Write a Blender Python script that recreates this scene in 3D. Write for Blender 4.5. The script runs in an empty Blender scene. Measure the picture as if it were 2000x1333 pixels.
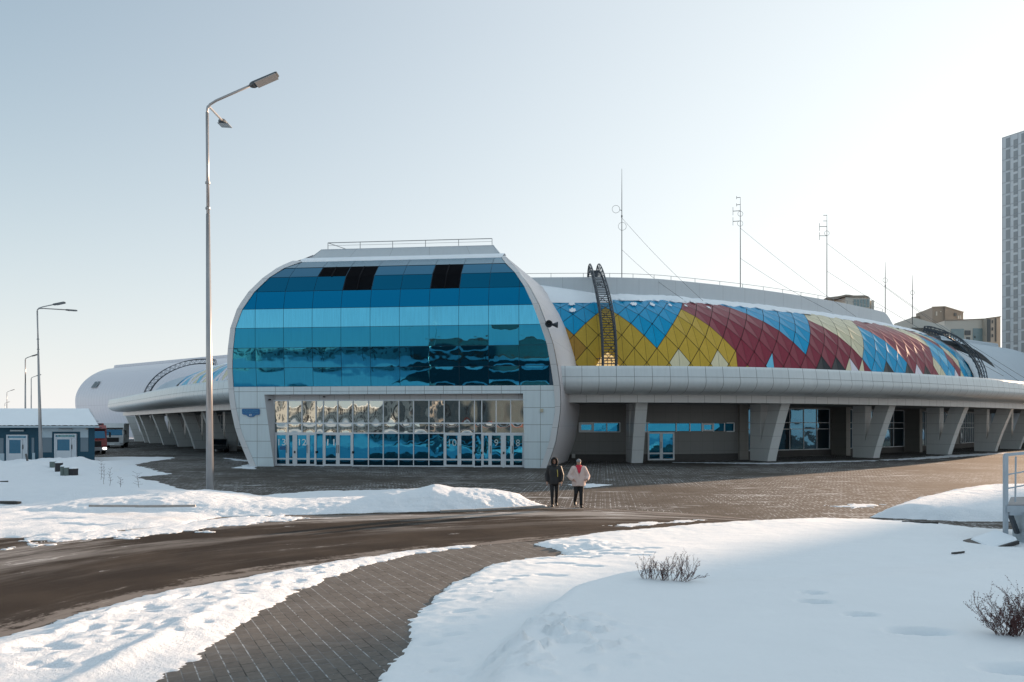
import bpy, bmesh, math, random
import numpy as np
from mathutils import Vector, Matrix
random.seed(7)
rng = np.random.default_rng(11)
sc = bpy.context.scene
COL = sc.collection
# ------------------------------------------------------------------ camera
F, H0, CH = 1444.0, 828.0, 3.05          # focal length in photo pixels, horizon row, eye height
cam = bpy.data.cameras.new("camera")
cam.sensor_width = 36.0
cam.lens = 36.0 * F / 2000.0
cam.shift_y = (H0 - 666.5) / 2000.0
cam.clip_end = 5000
camo = bpy.data.objects.new("camera", cam)
camo.location = (0, 0, CH)
camo.rotation_euler = (math.radians(90), 0, 0)
COL.objects.link(camo)
sc.camera = camo
# ------------------------------------------------------------------ sky, sun, exposure
SUN_AZ, SUN_EL = 40.0, 9.5               # azimuth from +X towards +Y (behind the arena, to the right)
w = bpy.data.worlds.new("World")
sc.world = w
w.use_nodes = True
nt = w.node_tree
for n in list(nt.nodes):
    nt.nodes.remove(n)
wo = nt.nodes.new("ShaderNodeOutputWorld")
bg = nt.nodes.new("ShaderNodeBackground")
sky = nt.nodes.new("ShaderNodeTexSky")
sky.sky_type = 'NISHITA'
sky.sun_disc = False
sky.sun_elevation = math.radians(SUN_EL)
sky.sun_rotation = math.radians(90 - SUN_AZ)
sky.altitude = 200
sky.air_density = 1.0
sky.dust_density = 0.9
sky.ozone_density = 1.2
# pale winter air: the sky fades to a milky white towards the horizon and the sun
tcw = nt.nodes.new("ShaderNodeTexCoord"); spw = nt.nodes.new("ShaderNodeSeparateXYZ")
nt.links.new(tcw.outputs['Generated'], spw.inputs[0])
def wm(op, a, b=None, clamp=False):
    n = nt.nodes.new("ShaderNodeMath"); n.operation = op; n.use_clamp = clamp
    for i, x in enumerate((a, b)):
        if x is None: continue
        if isinstance(x, (int, float)): n.inputs[i].default_value = x
        else: nt.links.new(x, n.inputs[i])
    return n.outputs[0]
elev = wm('MAXIMUM', spw.outputs[2], 0.0)
hz = wm('EXPONENT', wm('MULTIPLY', elev, -1 / 0.31))
dt = nt.nodes.new("ShaderNodeVectorMath"); dt.operation = 'DOT_PRODUCT'
nt.links.new(tcw.outputs['Generated'], dt.inputs[0])
dt.inputs[1].default_value = (math.cos(math.radians(SUN_AZ)), math.sin(math.radians(SUN_AZ)), 0.16)
glow = wm('POWER', wm('MAXIMUM', dt.outputs['Value'], 0.0), 3.0)
hc = nt.nodes.new("ShaderNodeMix"); hc.data_type = 'RGBA'
hc.inputs[6].default_value = (3.75, 3.62, 3.62, 1); hc.inputs[7].default_value = (4.8, 4.75, 4.65, 1)
nt.links.new(glow, hc.inputs[0])
mixw = nt.nodes.new("ShaderNodeMix"); mixw.data_type = 'RGBA'
broad = wm('MULTIPLY', wm('POWER', wm('MAXIMUM', dt.outputs['Value'], 0.0), 1.0), 0.62)
inv = wm('MULTIPLY', wm('SUBTRACT', 1.0, wm('MULTIPLY', hz, 0.93)), wm('SUBTRACT', 1.0, broad))
nt.links.new(wm('SUBTRACT', 1.0, inv), mixw.inputs[0])
cmp_a = nt.nodes.new("ShaderNodeVectorMath"); cmp_a.operation = 'MULTIPLY_ADD'
cmp_a.inputs[1].default_value = (1 / 7.5,) * 3; cmp_a.inputs[2].default_value = (1.85, 1.08, .96)
nt.links.new(sky.outputs[0], cmp_a.inputs[0])
cmp_b = nt.nodes.new("ShaderNodeVectorMath"); cmp_b.operation = 'DIVIDE'
nt.links.new(sky.outputs[0], cmp_b.inputs[0]); nt.links.new(cmp_a.outputs[0], cmp_b.inputs[1])
nt.links.new(cmp_b.outputs[0], mixw.inputs[6]); nt.links.new(hc.outputs[2], mixw.inputs[7])
# added fill: sky brightened above the view to lift the shaded snow
zenith_fill = nt.nodes.new("ShaderNodeMapRange"); zenith_fill.interpolation_type = 'SMOOTHSTEP'
nt.links.new(spw.outputs[2], zenith_fill.inputs[0]); zenith_fill.inputs[1].default_value = 0.47; zenith_fill.inputs[2].default_value = 0.80
vadd = nt.nodes.new("ShaderNodeMix"); vadd.data_type = 'RGBA'; vadd.blend_type = 'ADD'
nt.links.new(zenith_fill.outputs[0], vadd.inputs[0]); nt.links.new(mixw.outputs[2], vadd.inputs[6])
vadd.inputs[7].default_value = (1.15, 1.2, 1.1, 1)
nt.links.new(vadd.outputs[2], bg.inputs[0])
nt.links.new(bg.outputs[0], wo.inputs[0])
bg.inputs[1].default_value = 0.115
sun = bpy.data.lights.new("sun", 'SUN')
sun.energy = 4.6
sun.angle = math.radians(0.53)
sun.color = (1.0, 0.70, 0.48)
suno = bpy.data.objects.new("sun", sun)
sd = Vector((math.cos(math.radians(SUN_AZ)) * math.cos(math.radians(SUN_EL)),
             math.sin(math.radians(SUN_AZ)) * math.cos(math.radians(SUN_EL)),
             math.sin(math.radians(SUN_EL))))
suno.rotation_euler = sd.to_track_quat('Z', 'Y').to_euler()
COL.objects.link(suno)
sc.view_settings.view_transform = 'Standard'
sc.view_settings.look = 'None'
sc.view_settings.gamma = 1.0
sc.view_settings.use_curve_mapping = False
sc.view_settings.exposure = 1.22
# ------------------------------------------------------------------ helpers
def G(x, y, z=0.0):
    """ground point under photo pixel (x, y)"""
    D = (CH - z) * F / (y - H0)
    return ((x - 1000.0) * D / F, D, z)
def PX(x, y, D):
    return ((x - 1000.0) * D / F, D, CH + (H0 - y) * D / F)

def tag(o, label=None, cat=None, group=None, kind=None):
    if label: o['label'] = label
    if cat: o['category'] = cat
    if group: o['group'] = group
    if kind: o['kind'] = kind
    return o
def thing(name, loc, label, cat, group=None, rotz=0.0):
    o = bpy.data.objects.new(name, None)
    o.location = loc
    o.rotation_euler = (0, 0, rotz)
    o.empty_display_size = 0.3
    COL.objects.link(o)
    return tag(o, label, cat, group)
def root_of(o):
    while o.parent: o = o.parent
    return o
def children(o):
    return [c for c in bpy.data.objects if c.parent == o]
def copy_tree(o, parent=None):
    kids = children(o)
    c = o.copy()
    COL.objects.link(c)
    c.parent = parent
    for k in kids: copy_tree(k, c)
    return c

def mk(name, verts, faces, mats, parent=None, smooth=False, fm=None, uv=None):
    """one mesh object; verts in world space when parent is None or sits unrotated at its location"""
    me = bpy.data.meshes.new(name)
    v = np.asarray(verts, dtype=float).reshape(-1, 3)
    if parent is not None:
        v = v - np.array(root_of(parent).location)
    me.from_pydata([tuple(p) for p in v], [], [tuple(int(i) for i in f) for f in faces])
    if not isinstance(mats, (list, tuple)): mats = [mats]
    for m in mats: me.materials.append(m)
    if fm is not None: me.polygons.foreach_set('material_index', np.asarray(fm, dtype=np.int32))
    if smooth: me.polygons.foreach_set('use_smooth', np.ones(len(me.polygons), dtype=bool))
    if uv is not None:
        l = me.uv_layers.new(name='UVMap')
        uv = np.asarray(uv, dtype=float)
        li = np.empty(len(me.loops), dtype=np.int32)
        me.loops.foreach_get('vertex_index', li)
        l.data.foreach_set('uv', uv[li].ravel())
    me.update()
    o = bpy.data.objects.new(name, me)
    COL.objects.link(o)
    if parent is not None: o.parent = parent
    return o

class MB:
    """collects shapes, then becomes one mesh object"""
    def __init__(s): s.v = []; s.f = []; s.m = []; s.cur = 0
    def add(s, vs, fs):
        b = len(s.v); s.v += [tuple(p) for p in vs]
        for f in fs: s.f.append(tuple(i + b for i in f)); s.m.append(s.cur)
        return s
    def quad(s, a, b, c, d): return s.add([a, b, c, d], [(0, 1, 2, 3)])
    def hexa(s, p):   # 8 corners: bottom loop, top loop
        return s.add(p, [(3, 2, 1, 0), (4, 5, 6, 7), (0, 1, 5, 4), (1, 2, 6, 5), (2, 3, 7, 6), (3, 0, 4, 7)])
    def box(s, c, size, rz=0.0, ax=None, bev=0.0):
        cx, cy, cz = c; hx, hy, hz = size[0] / 2, size[1] / 2, size[2] / 2
        if bev > 0:
            b = min(bev, hx * .9, hy * .9, hz * .9)
            bm = bmesh.new(); bmesh.ops.create_cube(bm, size=1)
            for v in bm.verts: v.co = Vector((v.co.x * 2 * hx, v.co.y * 2 * hy, v.co.z * 2 * hz))
            bmesh.ops.bevel(bm, geom=list(bm.edges), offset=b, segments=2, affect='EDGES', profile=0.6)
            P = [v.co.copy() for v in bm.verts]; FF = [[v.index for v in f.verts] for f in bm.faces]
            bm.free()
        else:
            P = [Vector(p) for p in ((-hx, -hy, -hz), (hx, -hy, -hz), (hx, hy, -hz), (-hx, hy, -hz), (-hx, -hy, hz), (hx, -hy, hz), (hx, hy, hz), (-hx, hy, hz))]
            FF = [(3, 2, 1, 0), (4, 5, 6, 7), (0, 1, 5, 4), (1, 2, 6, 5), (2, 3, 7, 6), (3, 0, 4, 7)]
        R = Matrix.Rotation(rz, 3, 'Z') if ax is None else ax
        return s.add([tuple(R @ p + Vector(c)) for p in P], FF)
    def bar(s, a, b, w, h=None):   # square bar from a to b
        a = Vector(a); b = Vector(b); h = h or w
        d = (b - a)
        if d.length < 1e-6: return s
        d.normalize()
        up = Vector((0, 0, 1)) if abs(d.z) < .95 else Vector((0, 1, 0))
        x = d.cross(up).normalized(); y = x.cross(d).normalized()
        L = []
        for q in (a, b):
            for (i, j) in ((-1, -1), (1, -1), (1, 1), (-1, 1)):
                L.append(q + x * (i * w / 2) + y * (j * h / 2))
        return s.hexa([tuple(p) for p in L])
    def tube(s, pts, r, n=8, cap=True):
        pts = [Vector(p) for p in pts]
        rs = r if isinstance(r, (list, tuple)) else [r] * len(pts)
        b = len(s.v); m = len(pts)
        ref = None
        for i, p in enumerate(pts):
            d = (pts[min(i + 1, m - 1)] - pts[max(i - 1, 0)])
            d = d.normalized() if d.length > 1e-9 else Vector((0, 0, 1))
            if ref is None: ref = Vector((1, 0, 0)) if abs(d.x) < .9 else Vector((0, 1, 0))
            x = (ref - d * ref.dot(d)).normalized(); ref = x; y = d.cross(x)
            for k in range(n):
                a = 2 * math.pi * k / n
                s.v.append(tuple(p + x * (math.cos(a) * rs[i]) + y * (math.sin(a) * rs[i])))
        for i in range(m - 1):
            for k in range(n):
                k2 = (k + 1) % n
                s.f.append((b + i * n + k, b + i * n + k2, b + (i + 1) * n + k2, b + (i + 1) * n + k)); s.m.append(s.cur)
        if cap:
            s.f.append(tuple(b + k for k in range(n))[::-1]); s.m.append(s.cur)
            s.f.append(tuple(b + (m - 1) * n + k for k in range(n))); s.m.append(s.cur)
        return s
    def loft(s, rings, cap=True, closed=True):
        b = len(s.v); n = len(rings[0]); m = len(rings)
        for r in rings: s.v += [tuple(p) for p in r]
        for i in range(m - 1):
            for k in range(n if closed else n - 1):
                k2 = (k + 1) % n
                s.f.append((b + i * n + k, b + i * n + k2, b + (i + 1) * n + k2, b + (i + 1) * n + k)); s.m.append(s.cur)
        if cap:
            s.f.append(tuple(b + k for k in range(n))[::-1]); s.m.append(s.cur)
            s.f.append(tuple(b + (m - 1) * n + k for k in range(n))); s.m.append(s.cur)
        return s
    def build(s, name, mats, parent=None, smooth=False):
        return mk(name, s.v, s.f, mats, parent, smooth, s.m)

def grid(name, P, mat, parent=None, smooth=True, uv=None, flip=False):
    P = np.asarray(P, float); n, m = P.shape[:2]
    idx = np.arange(n * m).reshape(n, m)
    q = np.stack([idx[:-1, :-1], idx[1:, :-1], idx[1:, 1:], idx[:-1, 1:]], -1).reshape(-1, 4)
    if flip: q = q[:, ::-1]
    return mk(name, P.reshape(-1, 3), q, mat, parent, smooth, None, None if uv is None else np.asarray(uv).reshape(-1, 2))

# ---------------------------------------------------------------- materials
def new_mat(name):
    m = bpy.data.materials.new(name); m.use_nodes = True
    t = m.node_tree
    b = t.nodes['Principled BSDF']
    return m, t, b
def N(t, typ, **kw):
    n = t.nodes.new(typ)
    for k, v in kw.items():
        if k.startswith('i_'):
            n.inputs[k[2:].replace('_', ' ')].default_value = v
        else: setattr(n, k, v)
    return n
def link(t, a, b): t.links.new(a, b)
def math_n(t, op, a, b=None, c=None, clamp=False):
    n = t.nodes.new('ShaderNodeMath'); n.operation = op; n.use_clamp = clamp
    for i, x in enumerate((a, b, c)):
        if x is None: continue
        if isinstance(x, (int, float)): n.inputs[i].default_value = x
        else: t.links.new(x, n.inputs[i])
    return n.outputs[0]
def mixc(t, f, a, b):
    n = t.nodes.new('ShaderNodeMix'); n.data_type = 'RGBA'
    for s, x in ((n.inputs[0], f), (n.inputs[6], a), (n.inputs[7], b)):
        if isinstance(x, (int, float)): s.default_value = x
        elif isinstance(x, tuple): s.default_value = (*x, 1) if len(x) == 3 else x
        else: t.links.new(x, s)
    return n.outputs[2]
def ramp(t, fac, lo, hi):
    n = t.nodes.new('ShaderNodeMapRange'); n.clamp = True
    t.links.new(fac, n.inputs[0]); n.inputs[1].default_value = lo; n.inputs[2].default_value = hi
    return n.outputs[0]
def coords(t, kind='Object', scale=(1, 1, 1), rot=(0, 0, 0)):
    tc = t.nodes.new('ShaderNodeTexCoord'); mp = t.nodes.new('ShaderNodeMapping')
    mp.inputs['Scale'].default_value = scale; mp.inputs['Rotation'].default_value = rot
    t.links.new(tc.outputs[kind], mp.inputs['Vector'])
    return mp.outputs[0]
def noise(t, vec, scale, detail=4, rough=0.55, dist=0.0):
    n = t.nodes.new('ShaderNodeTexNoise')
    n.inputs['Scale'].default_value = scale; n.inputs['Detail'].default_value = detail
    n.inputs['Roughness'].default_value = rough; n.inputs['Distortion'].default_value = dist
    if vec is not None: t.links.new(vec, n.inputs['Vector'])
    return n.outputs[0]
def bump(t, b, h, strength=0.3, dist=0.02):
    n = t.nodes.new('ShaderNodeBump')
    n.inputs['Strength'].default_value = strength; n.inputs['Distance'].default_value = dist
    t.links.new(h, n.inputs['Height']); t.links.new(n.outputs[0], b.inputs['Normal'])
    return n

def plain(name, col, rough=0.6, metal=0.0, var=0.12, scale=3.0, bmp=0.0, emit=0.0, spec=None, coat=0.0):
    m, t, b = new_mat(name)
    v = coords(t)
    nz = noise(t, v, scale)
    c = mixc(t, nz, tuple(x * (1 - var) for x in col), tuple(min(1, x * (1 + var)) for x in col))
    link(t, c, b.inputs['Base Color'])
    b.inputs['Roughness'].default_value = rough; b.inputs['Metallic'].default_value = metal
    if coat: b.inputs['Coat Weight'].default_value = coat
    if spec is not None: b.inputs['Specular IOR Level'].default_value = spec
    if emit:
        b.inputs['Emission Color'].default_value = (*col, 1); b.inputs['Emission Strength'].default_value = emit
    if bmp: bump(t, b, noise(t, v, scale * 6), bmp, 0.01)
    return m

def panel(name, col, su, sv, lw=0.025, rough=0.35, metal=0.0, var=0.05, line=0.35, kind='UV', axes=(0, 1), rib=0.0, oil=0.0, coatf=0.0, tone=0.10, dirt=0.12):
    """cladding panels: dark joints every su / sv metres, slight tone change from panel to panel"""
    m, t, b = new_mat(name)
    tc = t.nodes.new('ShaderNodeTexCoord')
    sep = t.nodes.new('ShaderNodeSeparateXYZ'); link(t, tc.outputs[kind], sep.inputs[0])
    U, V = sep.outputs[axes[0]], sep.outputs[axes[1]]
    msk = None; cells = []
    for X, s in ((U, su), (V, sv)):
        if not s: cells.append(None); continue
        q = math_n(t, 'DIVIDE', X, s)
        fr = math_n(t, 'FRACT', q)
        d = math_n(t, 'ABSOLUTE', math_n(t, 'SUBTRACT', fr, 0.5))
        l = math_n(t, 'GREATER_THAN', d, 0.5 - lw / s / 2)
        msk = l if msk is None else math_n(t, 'MAXIMUM', msk, l)
        cells.append(math_n(t, 'FLOOR', q))
    cb = t.nodes.new('ShaderNodeCombineXYZ')
    for i, c in enumerate(cells):
        if c is not None: link(t, c, cb.inputs[i])
    wn = t.nodes.new('ShaderNodeTexWhiteNoise'); link(t, cb.outputs[0], wn.inputs['Vector'])
    ov = coords(t)
    nz = noise(t, ov, 0.7)
    streak = noise(t, coords(t, 'Object', (3, 3, .25)), 1.6, 5)
    base = mixc(t, math_n(t, 'MULTIPLY', wn.outputs[0], tone), col, tuple(x * .75 for x in col))
    base = mixc(t, math_n(t, 'MULTIPLY', ramp(t, streak, .45, .8), dirt), base, tuple(x * .55 for x in col))
    base = mixc(t, math_n(t, 'MULTIPLY', nz, var), base, tuple(x * .8 for x in col))
    c = base if msk is None else mixc(t, msk, base, tuple(x * line for x in col))
    link(t, c, b.inputs['Base Color'])
    b.inputs['Roughness'].default_value = rough; b.inputs['Metallic'].default_value = metal
    if coatf: b.inputs['Coat Weight'].default_value = coatf; b.inputs['Coat Roughness'].default_value = .15
    if rib:
        wv = math_n(t, 'SINE', math_n(t, 'MULTIPLY', V, 2 * math.pi / rib))
        bump(t, b, wv, 0.9, 0.02)
    elif oil:
        bump(t, b, noise(t, ov, 1.1, 2), oil, 0.05)
    return m

def glass(name, tint, rough=0.03, wave=0.25, wscale=1.2, spec_mix=1.0, dark=(0.01, 0.02, 0.03), streak=0.0):
    """coated facade glass: tinted mirror over a dark interior, with the slight warp of real panes"""
    m, t, b = new_mat(name)
    v = coords(t)
    nz = noise(t, v, wscale, 2, .5)
    b.inputs['Base Color'].default_value = (*tint, 1)
    b.inputs['Metallic'].default_value = 1.0
    b.inputs['Roughness'].default_value = rough
    bump(t, b, nz, wave, 0.05)
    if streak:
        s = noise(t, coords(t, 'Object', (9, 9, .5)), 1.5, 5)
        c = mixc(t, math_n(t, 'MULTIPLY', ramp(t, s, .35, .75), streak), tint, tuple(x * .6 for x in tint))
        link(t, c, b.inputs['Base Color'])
    d = t.nodes.new('ShaderNodeBsdfPrincipled')
    d.inputs['Base Color'].default_value = (*dark, 1); d.inputs['Roughness'].default_value = .3
    mx = t.nodes.new('ShaderNodeMixShader'); mx.inputs[0].default_value = spec_mix
    out = t.nodes['Material Output']
    link(t, d.outputs[0], mx.inputs[1]); link(t, b.outputs[0], mx.inputs[2]); link(t, mx.outputs[0], out.inputs[0])
    return m

# ---------------------------------------------------------------- numpy noise
def vnoise(x, y, seed=0):
    xi = np.floor(x).astype(np.int64); yi = np.floor(y).astype(np.int64)
    xf = x - xi; yf = y - yi
    u = xf * xf * (3 - 2 * xf); v = yf * yf * (3 - 2 * yf)
    def h(a, b):
        n = (a * 374761393 + b * 668265263 + seed * 974634777) & 0xffffffff
        n = ((n ^ (n >> 13)) * 1274126177) & 0xffffffff
        return ((n ^ (n >> 16)) & 0xffff) / 65535.0
    return (h(xi, yi) * (1 - u) + h(xi + 1, yi) * u) * (1 - v) + (h(xi, yi + 1) * (1 - u) + h(xi + 1, yi + 1) * u) * v
def fbm(x, y, oct=4, seed=0, gain=.5):
    s = 0; a = 1; tot = 0
    for i in range(oct):
        s = s + a * vnoise(x * 2 ** i, y * 2 ** i, seed + i); tot += a; a *= gain
    return s / tot - .5
def sdist(px, py, poly):
    """signed distance to a polygon, positive inside"""
    poly = np.asarray(poly, float)[:, :2]
    d2 = np.full(px.shape, 1e18); ins = np.zeros(px.shape, bool)
    n = len(poly)
    for i in range(n):
        ax, ay = poly[i]; bx, by = poly[(i + 1) % n]
        ex, ey = bx - ax, by - ay
        wx, wy = px - ax, py - ay
        tt = np.clip((wx * ex + wy * ey) / (ex * ex + ey * ey + 1e-12), 0, 1)
        dx = wx - ex * tt; dy = wy - ey * tt
        d2 = np.minimum(d2, dx * dx + dy * dy)
        c = ((ay > py) != (by > py)) & (px < (bx - ax) * (py - ay) / (by - ay + 1e-12) + ax)
        ins ^= c
    d = np.sqrt(d2)
    return np.where(ins, d, -d)
def smooth01(x): x = np.clip(x, 0, 1); return x * x * (3 - 2 * x)
# ================================================================= TERRAIN
def snow_material(name, grit=0.35, tint=(0.80, 0.83, 0.87)):
    m, t, b = new_mat(name)
    v = coords(t)
    n1 = noise(t, v, 1.3, 5); n2 = noise(t, v, 14, 6, .65); n3 = noise(t, v, 90, 2)
    c = mixc(t, n1, tint, tuple(x * .93 for x in tint))
    dirt = ramp(t, noise(t, v, 5.5, 8, .75), .63, .80)
    c = mixc(t, math_n(t, 'MULTIPLY', dirt, .22), c, (.42, .37, .32))
    link(t, c, b.inputs['Base Color'])
    b.inputs['Roughness'].default_value = .75
    b.inputs['Specular IOR Level'].default_value = .25
    h = math_n(t, 'ADD', math_n(t, 'MULTIPLY', n2, .7), math_n(t, 'MULTIPLY', n3, .25))
    bump(t, b, h, grit, .05)
    return m
M_snow = snow_material('snow', .75)
M_snow_soft = snow_material('fresh_snow', .22, (.82, .85, .88))
M_snow_roof = plain('roof_snow', (.80, .84, .88), .8, var=.05, scale=.6, bmp=.15)

def paver_mat(name, rot, bw, rh, col, off=(0, 0), snowj=0.55, patch=.35, far=False):
    m, t, b = new_mat(name)
    v = coords(t, 'Object', (1, 1, 1), (0, 0, rot))
    br = t.nodes.new('ShaderNodeTexBrick')
    link(t, v, br.inputs['Vector'])
    br.offset = .5; br.squash = .62; br.squash_frequency = 2
    br.inputs['Scale'].default_value = 1.0
    br.inputs['Brick Width'].default_value = bw; br.inputs['Row Height'].default_value = rh
    br.inputs['Mortar Size'].default_value = .009 if not far else .016
    br.inputs['Mortar Smooth'].default_value = .25
    br.inputs['Color1'].default_value = (1, 1, 1, 1); br.inputs['Color2'].default_value = (.72, .72, .74, 1); br.inputs['Mortar'].default_value = (0, 0, 0, 1)
    v0 = coords(t)
    n1 = noise(t, v0, .35, 6, .6); n2 = noise(t, v0, 9, 6, .7); n3 = noise(t, v0, 60, 3)
    stone = mixc(t, n1, col, tuple(x * 1.55 for x in (col[0] * 1.08, col[1], col[2] * .93)))
    stone = mixc(t, n2, stone, tuple(x * .55 for x in col))
    mu = t.nodes.new('ShaderNodeMix'); mu.data_type = 'RGBA'; mu.blend_type = 'MULTIPLY'; mu.inputs[0].default_value = .55
    link(t, stone, mu.inputs[6]); link(t, br.outputs['Color'], mu.inputs[7])
    stone = mu.outputs[2]
    # frost and packed snow caught in part of the joints
    jn = ramp(t, noise(t, v0, 1.4, 5, .7), .40, .60)
    jfar = ramp(t, noise(t, v0, .11, 3, .5), .38, .55)
    jm = math_n(t, 'MULTIPLY', jn, snowj)
    lng = None
    if not far:   # the long straight joints hold most of the frost
        sx = t.nodes.new('ShaderNodeSeparateXYZ'); link(t, v, sx.inputs[0])
        fr = math_n(t, 'ABSOLUTE', math_n(t, 'SUBTRACT', math_n(t, 'FRACT', math_n(t, 'DIVIDE', sx.outputs[1], rh * 2)), .5))
        lng = math_n(t, 'MULTIPLY', math_n(t, 'GREATER_THAN', fr, .5 - .0042 / rh), ramp(t, noise(t, v0, 7.5, 6, .8), .44, .58))
        jm = math_n(t, 'MULTIPLY', jm, .25)
    if far: jm = math_n(t, 'MULTIPLY', jm, jfar)
    joint = mixc(t, jm, tuple(x * .35 for x in col), (.74, .76, .78))
    c = mixc(t, br.outputs['Fac'], stone, joint)
    if lng is not None: c = mixc(t, math_n(t, 'MULTIPLY', lng, .5), c, (.66, .69, .72))
    # drifted dust of snow
    vs = coords(t, 'Object', (.16, .9, 1), (0, 0, .08))
    a1 = noise(t, vs, 1.1, 7, .68, .6)
    a2 = noise(t, coords(t, 'Object', (.5, 2.2, 1), (0, 0, -.12)), 1.6, 6, .7)
    pm = ramp(t, math_n(t, 'ADD', math_n(t, 'MULTIPLY', a1, .62), math_n(t, 'MULTIPLY', a2, .38)), .565, .66)
    pm = math_n(t, 'MULTIPLY', pm, patch)
    sp = math_n(t, 'MULTIPLY', ramp(t, noise(t, v0, 26, 5, .8), .66, .72), .6)
    pm = math_n(t, 'MAXIMUM', pm, sp)
    c = mixc(t, pm, c, (.72, .74, .76))
    link(t, c, b.inputs['Base Color'])
    b.inputs['Roughness'].default_value = .85; b.inputs['Specular IOR Level'].default_value = .12
    hh = math_n(t, 'SUBTRACT', math_n(t, 'MULTIPLY', n3, .3), br.outputs['Fac'])
    bump(t, b, hh, .5, .012)
    return m
M_path = paver_mat('path_pavers', math.radians(61), .34, .17, (.165, .155, .145), snowj=.85, patch=.10)
M_plaza = paver_mat('plaza_pavers', math.radians(7), .30, .30, (.092, .083, .074), snowj=.8, patch=.85, far=True)

def road_mat():
    m, t, b = new_mat('asphalt')
    tc = t.nodes.new('ShaderNodeTexCoord'); sp = t.nodes.new('ShaderNodeSeparateXYZ')
    link(t, tc.outputs['UV'], sp.inputs[0])
    along, across = sp.outputs[0], sp.outputs[1]
    cb = t.nodes.new('ShaderNodeCombineXYZ')
    link(t, math_n(t, 'MULTIPLY', along, .07), cb.inputs[0]); link(t, math_n(t, 'MULTIPLY', across, 3.6), cb.inputs[1])
    s1 = noise(t, cb.outputs[0], 1.7, 8, .68, .35)
    cb2 = t.nodes.new('ShaderNodeCombineXYZ')
    link(t, math_n(t, 'MULTIPLY', along, .30), cb2.inputs[0]); link(t, math_n(t, 'MULTIPLY', across, 15), cb2.inputs[1])
    s2 = noise(t, cb2.outputs[0], 1.6, 7, .7, .2)
    v0 = coords(t)
    grain = noise(t, v0, 70, 4, .8); big = noise(t, v0, .5, 5)
    asp = mixc(t, grain, (.008, .0068, .006), (.062, .049, .041))
    asp = mixc(t, math_n(t, 'MULTIPLY', ramp(t, big, .4, .7), .35), asp, (.11, .085, .065))
    # salt-grey film in the wheel lanes: strongest towards the far half of the road
    lane = ramp(t, across, .34, .62)
    film = math_n(t, 'MULTIPLY', ramp(t, math_n(t, 'ADD', math_n(t, 'MULTIPLY', s1, .7), math_n(t, 'ADD', math_n(t, 'MULTIPLY', s2, .2), math_n(t, 'MULTIPLY', grain, .1))), .47, .56), math_n(t, 'ADD', math_n(t, 'MULTIPLY', lane, .66), .03))
    c = mixc(t, film, asp, (.40, .38, .365))
    wear = ramp(t, math_n(t, 'ADD', math_n(t, 'MULTIPLY', s1, .5), math_n(t, 'MULTIPLY', s2, .5)), .52, .62)
    c = mixc(t, math_n(t, 'MULTIPLY', wear, .16), c, (.20, .17, .15))
    sand = math_n(t, 'MULTIPLY', ramp(t, s2, .45, .62), math_n(t, 'MULTIPLY', ramp(t, across, .80, .97), .8))
    c = mixc(t, sand, c, (.15, .105, .07))
    sn = ramp(t, math_n(t, 'ADD', s2, math_n(t, 'MULTIPLY', across, .16)), .735, .76)
    c = mixc(t, math_n(t, 'MULTIPLY', sn, .8), c, (.75, .76, .78))
    edge = ramp(t, math_n(t, 'SUBTRACT', math_n(t, 'ADD', math_n(t, 'MULTIPLY', s2, .7), math_n(t, 'MULTIPLY', noise(t, v0, 7, 7, .75), .3)), math_n(t, 'MULTIPLY', across, 2.2)), .38, .44)
    c = mixc(t, math_n(t, 'MULTIPLY', edge, .45), c, (.40, .36, .33))
    st = math_n(t, 'MULTIPLY', ramp(t, math_n(t, 'ADD', math_n(t, 'MULTIPLY', s1, .72), math_n(t, 'MULTIPLY', s2, .28)), .60, .625), .55)
    c = mixc(t, st, c, (.62, .61, .60))
    link(t, c, b.inputs['Base Color'])
    b.inputs['Roughness'].default_value = .9; b.inputs['Specular IOR Level'].default_value = .08
    bump(t, b, grain, .6, .012)
    return m
M_road = road_mat()
M_curb = plain('curb_concrete', (.30, .29, .28), .85, var=.3, scale=8, bmp=.3)

# ground: one sheet to the horizon; dark patch added behind the viewer for reflections
g = 3000.0
o = mk('ground', [(-g, -g, -.03), (g, -g, -.03), (g, g, -.03), (-g, g, -.03)], [(0, 1, 2, 3)], M_snow); tag(o, kind='structure')
o = mk('mirror_patch', [(-36, -34, -.02), (4, -34, -.02), (-2, -6, -.02), (-30, -2, -.02)], [(0, 1, 2, 3)], plain('mirror_patch_dark', (.035, .035, .037), .9, var=.3, scale=.4)); tag(o, kind='structure')
# paved forecourt round the arena
pl = [(-75, 150), (-75, 75), (-48, 62), (-26, 52), (-22, 40), (-22, 22), (-12, 14), (6, 16), (18, 16), (40, 12), (120, 10), (120, 200), (0, 200)]
o = mk('plaza', [(x, y, -.012) for x, y in pl], [tuple(range(len(pl)))], M_plaza); tag(o, kind='structure')
pp = [(-11, 2), (9, 2), (9, 8), (3, 14), (2.9, 19.5), (-.3, 19.0), (-2.6, 17.8), (-5, 15.6), (-6.6, 13.5), (-7.5, 10.7), (-8.5, 7)]
o = mk('path', [(x, y, -.006) for x, y in pp], [tuple(range(len(pp)))], M_path); tag(o, kind='structure')
near = [(-9.9, 2), (-8.3, 7), (-7.3, 10.5), (-6.4, 13.3), (-4.8, 15.4), (-2.4, 17.6), (-.26, 18.8), (2.8, 20.5), (5.6, 21.4), (7.9, 22.2)]
far = [(-21, 5), (-18.5, 12), (-16, 18), (-12.8, 22.6), (-9.3, 24.9), (-5, 25.9), (-1.2, 26.7), (2.4, 26.9), (6.0, 25.2), (8.3, 23.1)]
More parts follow.
